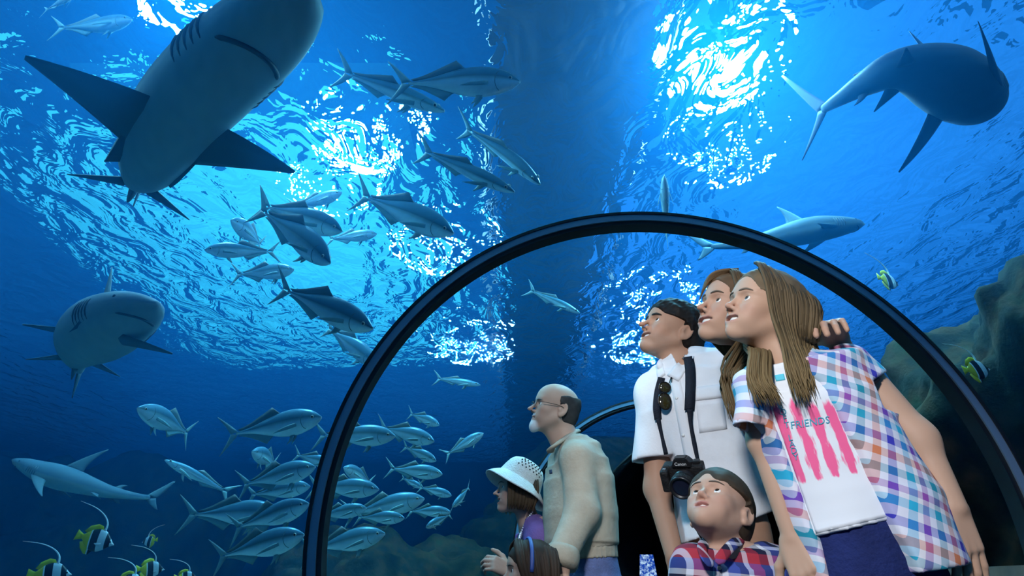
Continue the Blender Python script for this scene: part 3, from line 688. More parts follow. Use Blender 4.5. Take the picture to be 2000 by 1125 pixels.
# ---- silver jacks, one by one: label, nose pixel, tail pixel, distances, roll, bend
for a in (
 ('pale silver fish above the big shark at top left',(258,38),(106,62),2.7,2.78,12,.3),
 ('pale fish cut by the top left corner edge',(150,-14),(82,24),2.5,2.62,0,0),
 ('largest silver fish at top centre in side view',(1016,160),(758,163),2.35,2.42,22,0),
 ('silver fish half hidden behind the largest fish at top centre',(868,217),(652,134),2.55,2.6,40,0,True),
 ('slim fish diving steeply at upper centre with one raised fin',(1055,360),(906,238),2.85,3.0,60,.3,True),
 ('long grey fish diving left of the steep slim one',(1005,375),(812,288),2.9,3.0,50,0,True),
 ('faint translucent fish over the glitter above the near rib',(886,456),(690,374),3.3,3.4,35,0),
 ('topmost fish of the middle left cluster, snout up',(668,376),(566,408),4.1,4.3,15,.3),
 ('broad fish in the middle left cluster just under the topmost',(668,452),(498,396),3.1,3.2,20,0),
 ('fish with tall raised tail in the middle left cluster',(645,514),(506,402),2.9,3.05,25,.3),
 ('pale fish at the right end of the middle left cluster',(736,457),(635,468),4.3,4.4,10,0),
 ('fish facing left at the left end of the middle cluster',(400,488),(548,492),3.5,3.7,-15,0),
 ('small fish facing the viewer above the left facing one',(451,430),(522,484),3.6,4.2,-10,.3),
 ('lowest fish of the middle left cluster, swimming right',(574,527),(456,538),3.9,4.05,15,.3),
 ('long fish diving right beneath the middle left cluster',(728,642),(534,556),3.0,3.12,30,0),
 ('faint fish behind the ripples left of the near rib',(738,712),(632,634),4.5,4.7,30,0),
 ('lone small fish inside the arch near its top',(1133,612),(1026,562),4.9,5.0,20,0,True),
 ('fish hanging vertically above the crown of the near rib',(1297,342),(1302,474),3.1,3.55,0,0),
 ('large fish swimming right above the lower left school',(628,815),(438,852),3.5,3.7,15,.3),
 ('fish facing the viewer alone left of the lower school',(268,797),(384,852),3.5,4.1,-10,.3),
 ('uppermost fish crossing behind the left leg of the near rib',(772,852),(610,850),3.95,4.1,12,0),
 ('fish right behind the uppermost one at the rib',(848,862),(735,832),4.5,4.7,15,0),
 ('fish swimming up and right near the old man',(944,846),(866,892),5.4,5.5,10,.3),
 ('fish with yellowish tail right of the school, swimming right',(864,926),(752,914),5.0,5.1,12,0),
 ('small round fish facing left in the gap of the school',(671,913),(734,946),4.4,4.8,-8,.3),
 ('small fish at the right edge of the school above the reef',(882,968),(815,950),5.4,5.5,15,0),
 ('small fish turned downward at the far right of the school',(883,990),(922,948),5.5,5.75,-20,.3),
 ('small fish facing down left under the right edge of the school',(832,1030),(884,1002),5.2,5.45,-20,0),
 ('thin pale fish low on the right side of the school',(880,1000),(792,998),5.4,5.5,15,0),
 ('big fish in the heart of the school right of the rib',(829,974),(668,1006),4.7,4.85,10,0),
 ('fish with bright belly just right of the rib, mid school',(740,956),(598,950),4.25,4.4,12,0),
 ('large fish with teal belly lowest right of the rib',(752,1042),(586,1078),4.25,4.4,10,0),
 ('fish touching the rib from the left, upper school',(616,912),(462,950),3.75,3.95,12,0),
 ('fish tucked under the upper school fish left of the rib',(606,950),(478,968),4.2,4.3,12,0),
 ('fish with forked tail farthest left in the lower school',(548,1004),(358,1004),3.85,4.0,10,.3),
 ('bright backed fish overlapping the farthest left school fish',(604,984),(446,1036),3.6,3.8,12,0),
 ('lowest fish of the school left of the rib',(594,1044),(412,1092),3.45,3.65,12,0),
 ('small fish nose up in a gap above the lower school',(492,882),(548,908),4.0,4.5,-10,.3),
 ('fish half hidden by the rib above the school',(655,910),(572,886),4.5,4.6,12,0),
 ('long thin dark fish sloping down left of the school',(322,898),(458,968),4.5,4.7,0,0,True),
 ('fish in shadow behind the big fish of the school',(716,992),(606,1012),4.4,4.5,10,0),
 ('fish in shadow at the right centre of the school',(790,1012),(690,1010),4.6,4.7,12,0),
 ('dark fish diving right above the gap of the school',(852,900),(784,870),4.8,4.95,18,0),
 ('tiny far fish above the school at the right',(858,830),(796,806),5.6,5.8,18,0),
 ('faint far fish just under the ripples left of the old man',(938,752),(846,738),5.7,5.9,15,0,True),
 ('tiny fish between the yellowish tailed fish and the small ones',(824,952),(782,932),5.5,5.6,15,0)):
    place_jack(*a[:5],*a[5:])
# ---- banner fish: black, white and yellow discs with a trailing white streamer
def banner_mat():
    m=principled('banner_stripes',(.8,.8,.8),.4); p=[n for n in m.node_tree.nodes if n.type=='BSDF_PRINCIPLED'][0]
    t=N(m,'ShaderNodeTexCoord'); s=N(m,'ShaderNodeSeparateXYZ'); L(m,t.outputs['Object'],s.inputs[0])
    a=N(m,'ShaderNodeMath',operation='MULTIPLY_ADD'); a.inputs[1].default_value=.22; L(m,s.outputs['Z'],a.inputs[0]); L(m,s.outputs['X'],a.inputs[2])
    r=N(m,'ShaderNodeValToRGB'); mr=N(m,'ShaderNodeMapRange'); mr.inputs['From Min'].default_value=-.55; mr.inputs['From Max'].default_value=.55; L(m,a.outputs[0],mr.inputs['Value']); L(m,mr.outputs[0],r.inputs[0])
    r.color_ramp.interpolation='CONSTANT'; e=r.color_ramp.elements; e[0].position=0; e[0].color=(.80,.62,.02,1); e[1].position=.26; e[1].color=(.85,.85,.80,1)
    for q,c in ((.30,(.01,.01,.014)),(.50,(.85,.87,.84)),(.70,(.01,.01,.014)),(.83,(.85,.86,.84)),(.95,(.05,.05,.05))): k=e.new(q); k.color=(*c,1)
    L(m,r.outputs[0],p.inputs['Base Color']); return m
BAN=banner_mat(); YEL=principled('banner_yellow',(.80,.66,.02),.45); WHT=principled('banner_white',(.85,.88,.86),.4)
BT=smooth_table([(0,.006,.012,.012),(.08,.030,.055,.05),(.2,.066,.17,.16),(.38,.085,.30,.29),(.58,.080,.33,.32),(.78,.055,.26,.24),(.92,.03,.13,.12),(1,.016,.06,.06)])
def build_banner(root):
    org=Vector((0,0,0)); fr,Lb=framer([(.5-s,0,0) for s in frange(0,1,6)],(0,0,1))
    body_sweep('body',None,None,BT,Lb,BAN,root,org,28,16,2.0,fr=fr)
    v=Vector
    fin_mesh('tail_fin',[v((-.47,0,.06)),v((-.58,0,.10)),v((-.70,0,.16))],[v((-.47,0,-.06)),v((-.58,0,-.10)),v((-.70,0,-.16))],(0,1,0),.014,YEL,root,org,3)
    fin_mesh('dorsal_fin',[v((.02,0,.28)),v((-.10,0,.30)),v((-.25,0,.24)),v((-.42,0,.12))],[v((-.06,0,.42)),v((-.22,0,.44)),v((-.42,0,.34)),v((-.52,0,.16))],(0,1,0),.014,YEL,root,org,3)
    fin_mesh('anal_fin',[v((-.02,0,-.28)),v((-.14,0,-.30)),v((-.27,0,-.22)),v((-.42,0,-.12))],[v((-.10,0,-.44)),v((-.24,0,-.44)),v((-.40,0,-.32)),v((-.50,0,-.16))],(0,1,0),.014,BAN,root,org,3)
    tubes('streamer',[(spline([(.05,0,.28),(.0,0,.52),(-.22,0,.72),(-.6,0,.86),(-1.1,0,.92)],16),[.035,.032,.03,.027,.024,.022,.02,.018,.016,.015,.014,.012,.011,.009,.008,.006])],WHT,root,6)
    for s in (1,-1):
        fin_mesh('pectoral_fin',[v((.16,s*.07,-.04)),v((.06,s*.13,-.06)),v((-.02,s*.15,-.08))],[v((.14,s*.07,-.12)),v((.05,s*.12,-.14)),v((-.02,s*.15,-.10))],(0,1,.3),.008,WHT,root,org,3)
        eye_disc('eye',v((.37,s*.045,.05)),v((0,s,0)),.026,EYEB,root,org)
BANP=[None]
def place_banner(label,c,d,size,face,roll=0,yaw=20):
    if BANP[0] is None: BANP[0]=empty('banner_fish',(0,0,0)); build_banner(BANP[0]); o=BANP[0]
    else: o=copy_tree(BANP[0])
    p=P(*c,d); R=Matrix.Rotation(math.radians((0 if face>0 else 180)+yaw*face),3,'Z')@Matrix.Rotation(math.radians(roll),3,'Y')
    M=R.to_4x4()@Matrix.Scale(size,4); M.translation=p; o.matrix_basis=M; tag(o,label,'fish','black white and yellow banner fish')
for a in (('largest banner fish at lower left with long white streamer',(192,1056),3.0,.15,1,14,10),
 ('small striped banner fish right of the largest one',(290,1057),3.8,.085,-1,8,10),
 ('banner fish cut by the bottom edge below the largest one',(104,1122),3.0,.15,1,0,15),
 ('banner fish at the bottom edge under the small striped one',(298,1112),3.4,.12,1,0,50),
 ('banner fish mostly below the frame between two others at bottom left',(258,1138),3.2,.12,1,0,20),
 ('rightmost of the banner fish along the bottom left edge',(366,1128),3.7,.10,1,0,30),
 ('dim banner fish with faint streamer above the rock at right',(1738,550),4.2,.21,1,6,25),
 ('green and white striped fish in front of the dark rock',(1912,722),2.88,.155,1,-6,15)):
    place_banner(*a)
# ---------------------------------------------------------------- rocks and reef
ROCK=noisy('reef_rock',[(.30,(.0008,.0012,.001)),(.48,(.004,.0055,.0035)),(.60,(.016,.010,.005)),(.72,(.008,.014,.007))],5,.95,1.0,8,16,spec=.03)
def rock(label,c,r,seed,name='reef_rock',det=6,amp=.28):
    bm=bmesh.new(); bmesh.ops.create_icosphere(bm,subdivisions=det,radius=1)
    for v_ in bm.verts:
        p=v_.co.copy(); n=mnoise.fractal(p*1.3+Vector((seed*7.1,0,0)),1.0,2.0,3)*amp+mnoise.fractal(p*4+Vector((0,seed*3.3,0)),1.0,2.0,4)*amp*.22+abs(mnoise.noise(p*9+Vector((seed,0,0))))*.05+mnoise.fractal(p*18+Vector((0,0,seed)),1.0,2.0,3)*.018
        v_.co=Vector((p.x*r[0],p.y*r[1],p.z*r[2]))*(1+n)
    o=bm_obj(name,bm,ROCK,None,True); o.location=c; return tag(o,label,'rock')
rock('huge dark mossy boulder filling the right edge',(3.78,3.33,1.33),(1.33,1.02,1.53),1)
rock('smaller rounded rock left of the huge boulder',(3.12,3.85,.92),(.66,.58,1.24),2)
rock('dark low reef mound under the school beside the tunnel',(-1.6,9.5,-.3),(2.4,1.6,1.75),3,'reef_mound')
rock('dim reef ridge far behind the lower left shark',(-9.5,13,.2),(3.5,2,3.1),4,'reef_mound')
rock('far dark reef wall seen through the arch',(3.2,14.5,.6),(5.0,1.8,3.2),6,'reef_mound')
# ---------------------------------------------------------------- visitors
SKM=skin_mat('skin'); HAIRM=skin_mat('hair_strands',.6,.14); TEETH=principled('teeth',(.82,.80,.74),.25)
def cloth(name,col,var=.12,bump=.25,scale=90,rough=.85):
    c=np.array(col); m=noisy(name,[(.3,tuple(c*(1-var))),(.7,tuple(np.minimum(1,c*(1+var*.5))))],18,rough,bump,4,scale,spec=.2); return m
def plaid(name,cx,cz,period,rot=0,rough=.85):
    """woven checks: colour bands across and along, averaged like warp and weft"""
    m=principled(name,(1,1,1),rough,0,.2); p=[n for n in m.node_tree.nodes if n.type=='BSDF_PRINCIPLED'][0]
    t=N(m,'ShaderNodeTexCoord'); mp=N(m,'ShaderNodeMapping'); mp.inputs['Rotation'].default_value=(0,rot,0); mp.inputs['Scale'].default_value=(1/period,)*3
    L(m,t.outputs['Object'],mp.inputs[0]); s=N(m,'ShaderNodeSeparateXYZ'); L(m,mp.outputs[0],s.inputs[0]); R=[]
    ay=N(m,'ShaderNodeMath',operation='MULTIPLY_ADD'); ay.inputs[1].default_value=.6; L(m,s.outputs['Y'],ay.inputs[0]); L(m,s.outputs['X'],ay.inputs[2])
    for src,cols in ((ay.outputs[0],cx),(s.outputs['Z'],cz)):
        f_=N(m,'ShaderNodeMath',operation='FRACT'); L(m,src,f_.inputs[0]); r=N(m,'ShaderNodeValToRGB'); r.color_ramp.interpolation='CONSTANT'; L(m,f_.outputs[0],r.inputs[0])
        e=r.color_ramp.elements; e[0].position=0; e[0].color=(*cols[0][1],1); e[1].position=cols[1][0]; e[1].color=(*cols[1][1],1)
        for q,c in cols[2:]: k=e.new(q); k.color=(*c,1)
        R.append(r)
    mx=N(m,'ShaderNodeMix',data_type='RGBA'); mx.inputs[0].default_value=.5; L(m,R[0].outputs[0],mx.inputs[6]); L(m,R[1].outputs[0],mx.inputs[7])
    L(m,mx.outputs[2],p.inputs['Base Color']); return m
def bvh_of(o):
    me=o.data; W=o.matrix_basis.copy(); off=o.parent.matrix_basis.translation if o.parent else Vector((0,0,0))
    if o.parent and o.parent.parent: off=off+o.parent.parent.matrix_basis.translation
    return BVHTree.FromPolygons([v.co+off for v in me.vertices],[list(q.vertices) for q in me.polygons])
CAMP=Vector((0,0,CAMZ))
def hit(bv,px,py):
    d=(P(px,py,1)-CAMP).normalized(); h=bv.ray_cast(CAMP,d); 
    return (h[0],h[1]) if h[0] is not None else None
def patch(name,quad,bvs,th,m,parent,nu=6,nv=10,off=.0):
    """a piece of cloth lying on a garment; quad = 4 photo pixels round its outline, surface found on the garment"""
    bvs=bvs if isinstance(bvs,list) else [bvs]; org=parent.matrix_basis.translation.copy()
    if parent.parent: org=org+parent.parent.matrix_basis.translation
    V=[];UV=[]; last=None; a,b,c,d=[np.array(q,float) for q in quad]; G={}
    for j in range(nv+1):
        for i in range(nu+1):
            u,v=i/nu,j/nv; q=(a*(1-u)+b*u)*(1-v)+(d*(1-u)+c*u)*v; hh=None
            for bv in bvs:
                h=hit(bv,*q)
                if h and (hh is None or (h[0]-CAMP).length<(hh[0]-CAMP).length): hh=h
            G[i,j]=hh; UV.append((u,v))
    good=[k for k in G if G[k]]
    if not good: return None
    for k in G:
        if G[k] is None: 
            n=min(good,key=lambda g:(g[0]-k[0])**2+(g[1]-k[1])**2); u,v=k[0]/nu,k[1]/nv; q=(a*(1-u)+b*u)*(1-v)+(d*(1-u)+c*u)*v
            G[k]=(P(q[0],q[1],G[n][0].y),G[n][1])
    F1=[];n=(nu+1)*(nv+1)
    for j in range(nv+1):
        for i in range(nu+1): p,nn=G[i,j]; V.append(p+nn*(th+off)-org)
    for j in range(nv+1):
        for i in range(nu+1): p,nn=G[i,j]; V.append(p-nn*.004-org)
    id_=lambda i,j:j*(nu+1)+i
    for j in range(nv):
        for i in range(nu): F1.append((id_(i,j),id_(i,j+1),id_(i+1,j+1),id_(i+1,j))); F1.append((n+id_(i,j),n+id_(i+1,j),n+id_(i+1,j+1),n+id_(i,j+1)))
    edge=[(i,0) for i in range(nu+1)]+[(nu,j) for j in range(1,nv+1)]+[(i,nv) for i in range(nu-1,-1,-1)]+[(0,j) for j in range(nv-1,0,-1)]
    for k in range(len(edge)): 
        x,y=id_(*edge[k]),id_(*edge[(k+1)%len(edge)]); F1.append((x,y,n+y,n+x))
    me=mesh_np(name,np.array([list(v) for v in V]),np.array(F1),th>.0015); uv=me.uv_layers.new(name='uv')
    li=np.zeros(len(me.loops),np.int32); me.loops.foreach_get('vertex_index',li); uva=np.array(UV+UV,np.float32)[li]; uv.data.foreach_set('uv',uva.ravel())
    return link(name,me,m,parent)
def ribbon(name,pxs,widths,bvs,th,m,parent,n=24,off=0):
    sp=spline([(*p,w_) for p,w_ in zip(pxs,widths)],n); bvs=bvs if isinstance(bvs,list) else [bvs]; org=parent.matrix_basis.translation
    V=[];Fq=[]; pd=None
    for i in range(n):
        x,y,w_=sp[i]; t=sp[min(i+1,n-1)]-sp[max(i-1,0)]; nx,ny=-t[1],t[0]; l=math.hypot(nx,ny)+1e-9; nx/=l; ny/=l
        hs=[hit(b,x,y) for b in bvs]; hs=[h for h in hs if h]
        if hs: h=min(hs,key=lambda h:(h[0]-CAMP).length); pd=h[0].y-off; 
        elif pd is None: pd=2.0
        a=P(x-nx*w_/2,y-ny*w_/2,pd); b=P(x+nx*w_/2,y+ny*w_/2,pd); f_=Vector((0,-th,0))
        V+=[a+f_,b+f_,b,a]
    for i in range(n-1):
        for k in range(4): Fq.append((i*4+k,(i+1)*4+k,(i+1)*4+(k+1)%4,i*4+(k+1)%4))
    Fq+=[(0,1,2,3),(n*4-1,n*4-2,n*4-3,n*4-4)]
    return link(name,mesh_np(name,np.array([list(v-org) for v in V]),np.array(Fq),False),m,parent)
def lettering(name,text,o_px,ex,ey,bv,m,parent,size=1.0,th=.0012,font=None):
    """flat letters laid on a surface; o_px origin pixel, ex/ey pixel steps per unit of text"""
    cu=bpy.data.curves.new(name,'FONT'); cu.body=text; cu.size=size; cu.align_x='CENTER'; cu.resolution_u=2
    ob=bpy.data.objects.new('tmp',cu); COL.objects.link(ob); dg=bpy.context.evaluated_depsgraph_get(); me=bpy.data.meshes.new_from_object(ob.evaluated_get(dg)); bpy.data.objects.remove(ob); bpy.data.curves.remove(cu)
    org=parent.matrix_basis.translation.copy()
    if parent.parent: org=org+parent.parent.matrix_basis.translation
    last=None
    for v_ in me.vertices:
        x=o_px[0]+v_.co.x*ex[0]+v_.co.y*ey[0]; y=o_px[1]+v_.co.x*ex[1]+v_.co.y*ey[1]; h=hit(bv,x,y)
        if h: last=h; v_.co=h[0]+h[1]*th-org
        elif last: v_.co=P(x,y,last[0].y)-org
    me.name=name; return link(name,me,m,parent)
def ax_(yaw): a=math.radians(yaw); return (math.cos(a),-math.sin(a),0)
def ring_px(rows,d,yaw):
    """rows: (px,py,half width,half depth[,distance offset])"""
    return [(np.array(P(r[0],r[1],d+(r[4] if len(r)>4 else 0))),r[2],r[3],ax_(yaw)) for r in rows]
def cutplane(f,a,b,d,side=-1):
    """cut a garment below the line through two photo pixels (plane runs straight back from the viewer)"""
    A=np.array(P(*a,d)); B=np.array(P(*b,d)); t=B-A; n=np.cross(t,np.array((0,1.,0))); n/=np.linalg.norm(n)
    if n[2]*side<0: n=-n
    f.half(A,n)
def bounds(pts,pad): 
    a=np.array([list(p) for p in pts]); return a.min(0)-pad,a.max(0)+pad
def folds(f,amp,freq,seed,stretch=(1,1,.45)):
    G=f.grid(); f.D=f.D+(amp*wnoise(G*np.array(stretch,np.float32),seed,freq,6)).astype(np.float32)
def legs(parent,hip,hw,hd,yaw,m,shoe,z0=.0,gap=.085):
    """trousers from the hips to the floor with a pair of shoes"""
    hip=np.array(hip,float); a=np.array(ax_(yaw)); fwd=np.array((-math.sin(math.radians(yaw)),-math.cos(math.radians(yaw)),0)); sc=hw/.16
    f=Field((hip[0]-.32,hip[1]-.32,-.01),(hip[0]+.32,hip[1]+.32,hip[2]+.06),.009)
    f.rings([(hip+np.array((0,0,.03)),hw*.97,hd*.97,a),(hip-np.array((0,0,.08)),hw*1.04,hd*1.05,a),(hip-np.array((0,0,.16)),hw*.98,hd*1.0,a)],.03)
    for s in (-1,1):
        h=hip+a*s*gap*sc; h[2]-=.12; k=h.copy(); k[2]=hip[2]*.50; q=h.copy()-fwd*.01; q[2]=.07
        f.chain([h,k,q],[.085*sc,.066*sc,.058*sc],.03)
    f.half((0,0,.03),(0,0,-1)); folds(f,.004,45,3)
    tr_=make_field_mesh('trousers',f,m,parent,1)
    for s in (-1,1):
        h=hip+a*s*gap*sc; f=Field((h[0]-.22,h[1]-.22,-.01),(h[0]+.22,h[1]+.22,.14),.007)
        b=np.array((h[0],h[1],0)); f.chain([b+(0,0,.05)-fwd*.05*sc,b+(0,0,.04)+fwd*.08*sc,b+(0,0,.032)+fwd*.15*sc],[.042*sc,.042*sc,.030*sc],.02); f.half((0,0,.001),(0,0,-1))
        make_field_mesh('shoe',f,shoe,parent,1)
    return tr_
SHOE=principled('shoe_leather',(.05,.04,.035),.5)
def arm_cap(f,pts,rs,k=.02): f.chain([np.array(p) for p in pts],rs,k)
def hair_cap(parent,M,col,grow=.010,front=.052,low=-.055,vox=.004,lump=.004,freq=70,seed=0,face=(.098,0,-.028),facer=(.078,.085,.078),bald=None,side=.0,nap=-.075,name='hair'):
    """a cap of hair over the skull, face and neck cut free"""
    c=np.array(M.translation); s=M.to_scale()[0]; r=.19*s
    f=Field(c-r,c+r,vox); f.frame(M)
    f.ell((-.014,0,.038),(.101+grow,.077+grow,.086+grow),0); f.ell((-.045,0,-.02),(.062+grow,.060+grow,.055+grow*.5),.03)
    f.ell((.0,0,.02),(.07,.078+grow*.8,.06),.02)
    f.frame(None); G=f.grid(); q=local(G.reshape(-1,3).astype(np.float64),M).reshape(G.shape)
    f.D=f.D+(lump*wnoise(G,seed,freq,8)*1.6+lump*.8*wnoise(G,seed+5,freq*2.3,6)).astype(np.float32)
    f.frame(M); f.ell(face,facer,.010,'sub')
    for sg in (-1,1): f.ell((-.010,sg*.092,-.012),(.022,.022,.036),.004,'sub')
    f.frame(None)
    f.D=np.maximum(f.D,(nap-q[...,2]-.25*np.maximum(0,q[...,0])).astype(np.float32)*s)
    f.D=np.maximum(f.D,((front*.0+q[...,0]*1.0-(.095)+.0*q[...,2])*s).astype(np.float32))
    # sideburn line: nothing in front of the ear below the temple
    f.D=np.maximum(f.D,(np.minimum((q[...,0]-(.000+side)),(.030-q[...,2]))*s).astype(np.float32))
    if bald is not None: f.D=np.maximum(f.D,(bald(q)*s).astype(np.float32))
    r_=np.random.RandomState(seed)
    def tc_(V):
        n=wnoise(V.astype(np.float32),seed+9,160,5); return np.array(col)*(1+.30*n[:,None])
    return make_field_mesh(name,f,HAIRM,parent,0,tc_)
def locks(parent,paths,c0,c1,seed=0,name='hair_lock',rad=.0075,nseg=6,n=18):
    r=np.random.RandomState(seed); out=[]; sh=r.uniform(.72,1.22,len(paths))
    for i,p in enumerate(paths):
        sp=spline(p,n); k=np.linspace(0,1,n); rr=rad*r.uniform(.7,1.3)*(np.minimum(1,.55+k*3)*(1-.9*np.maximum(0,(k-.55)/.45)**1.3))
        out.append((sp,rr,(np.array((0.3,.2,1.0)),1.0)))
    c0,c1=np.array(c0),np.array(c1)
    return tag(tubes(name,out,HAIRM,parent,nseg,tintc=lambda i,t:(c0*(1-t)+c1*t)*sh[i]),kind='stuff')
def person(label,x,y): return tag(empty('person',(x,y,0)),label,'person')
WHITE=cloth('white_linen',(.74,.75,.78),.05,.08,140)
BLACKP=principled('black_plastic',(.012,.012,.014),.35); STRAPM=cloth('strap_webbing',(.012,.016,.028),.2,.4,200,.7)
# ======================================================= father
def father():
    D=2.12; yaw=20
    R=ring_px([(1338,700,.075,.068),(1342,722,.120,.090),(1348,748,.168,.108),(1352,800,.176,.125),(1386,890,.162,.125),(1408,965,.162,.128),(1420,1040,.172,.132),(1428,1090,.175,.132)],D,yaw)
    hip=np.array(P(1424,1085,D)); root=person('dark haired man in white shirt with camera around his neck',hip[0],hip[1])
    M=head_frame(P(1309,651,D),68,22,-10,1.06)
    rs=P(1278,772,D+.05); re=P(1283,955,D+.06); rw=P(1318,1088,D-.03); ls=P(1430,722,D-.05); le=Vector((.98,2.30,1.24)); lw=Vector((1.12,2.06,1.18))
    lo,hi=bounds([M.translation,rs,re,rw,le,lw,R[0][0],hip],.17); lo[2]=hip[2]-.10
    f=Field(lo,hi,.0038); add_head(f,M,smile=1,open_=.8,nose=1.15,jaw=1.05)
    nb=np.array(P(1336,716,D+.01)); hb=np.array(M@Vector((-.028,0,-.035)))
    f.cone(hb,nb,.054,.066,.03); f.cone(np.array(M@Vector((.02,0,-.075))),nb+np.array((-.02,-.03,-.02)),.022,.03,.03)
    f.rings([(c,a*.80,b*.80,x) for c,a,b,x in R[1:]],.03)
    f.chain([np.array(rs),np.array(re),np.array(rw)],[.052,.042,.030],.03); hand(f,np.array(rw),P(1345,1140,D-.07)-rw,Vector((-.6,-.7,.2)),1.05,.4,thumb_side=1)
    f.chain([np.array(ls),np.array(le),np.array(lw)],[.052,.042,.030],.03)
    make_field_mesh('body',f,SKM,root,1,lambda V:skin_tint(V,M,(.42,.235,.155),lip=(.36,.12,.10),smile=1,beard=((.22,.15,.12),lambda q:.35*np.clip((-.038-q[:,2])/.02,0,1)*np.clip((q[:,0]-.005)/.03,0,1)*np.clip((q[:,2]+.125)/.02,0,1))))
    add_eyes(root,M,(.06,.035,.02),(8,12)); add_brows(root,M,principled('dark_brow',(.02,.014,.010),.7),1.25,.003,.0185); add_teeth(root,M,TEETH,1)
    hair_cap(root,M,(.014,.011,.010),.0155,lump=.0040,freq=120,seed=2,face=(.105,0,-.030),facer=(.075,.080,.086),nap=-.062)
    # shirt
    f=Field(lo,hi,.006); f.rings(R[:7]+[R[7]],.025)
    se=P(1277,905,D+.06); f.chain([np.array(rs)+np.array((0.01,0,.01)),np.array(se)],[.070,.078],.035)
    f.chain([np.array(ls)-np.array((.02,0,.0)),np.array(le)],[.072,.07],.035); f.cone(np.array(R[1][0]),np.array(rs),.075,.068,.04); f.cone(np.array(R[1][0]),np.array(ls),.075,.07,.04)
    folds(f,.0075,26,4); folds(f,.003,70,8)
    f.cone(nb+np.array((-.02,-.05,.05)),nb+np.array((-.04,-.12,-.06)),.036,.012,.004,'sub'); f.cone(hb,nb+np.array((0,0,.03)),.062,.064,.004,'sub'); f.cone(np.array(se)+np.array((0,0,-.02)),np.array(se)+np.array((0,0,.05)),.068,.05,.003,'sub')
    cutplane(f,(1322,1066),(1512,996),D)
    A=np.array(P(1247,894,D)); n=np.array((.05,0,-1.)); g=f.grid(); sl=g[...,0]<P(1312,894,D).x
    dd=(g-A.astype(np.float32))@n.astype(np.float32); f.D=np.where(sl,np.maximum(f.D,dd),f.D)
    sh=make_field_mesh('shirt',f,WHITE,root,1); bv=bvh_of(sh)
    patch('placket',[(1308,742),(1328,736),(1392,1050),(1368,1056)],bv,.0025,WHITE,sh,3,24)
    patch('pocket',[(1358,784),(1412,778),(1420,838),(1366,846)],bv,.0022,WHITE,sh,6,6); patch('pocket_flap',[(1356,757),(1411,751),(1414,776),(1358,783)],bv,.005,WHITE,sh,6,4)
    BUT=principled('shell_button',(.7,.7,.68),.3)
    for x,y in ((1322,778),(1335,850),(1352,925),(1366,990)):
        h=hit(bv,x,y)
        if h: 
            o_=eye_disc('button',h[0]+h[1]*.004,h[1],.006,BUT,sh,Vector(root.location))
    # collar: two turned-down leaves and the band behind the neck
    patch('collar_leaf',[(1338,694),(1356,697),(1326,746),(1304,734)],bv,.007,WHITE,sh,6,8); patch('collar_leaf',[(1282,716),(1294,708),(1300,732),(1286,742)],bv,.007,WHITE,sh,4,6)
    cp=[P(1288,718,D-.05),P(1298,706,D+.02),P(1330,694,D+.07),P(1356,690,D+.03),P(1358,700,D-.05)]
    tubes('collar',[(spline(cp,26),[.008]+[.014]*24+[.008],(np.array((0,0,1.)),1.4))],WHITE,sh and root,10)
    legs(root,hip-np.array((0,0,.02)),.162,.122,yaw,cloth('khaki_trousers',(.22,.19,.15),.15),SHOE)
    return root,bv
FATHER,FBV=father()
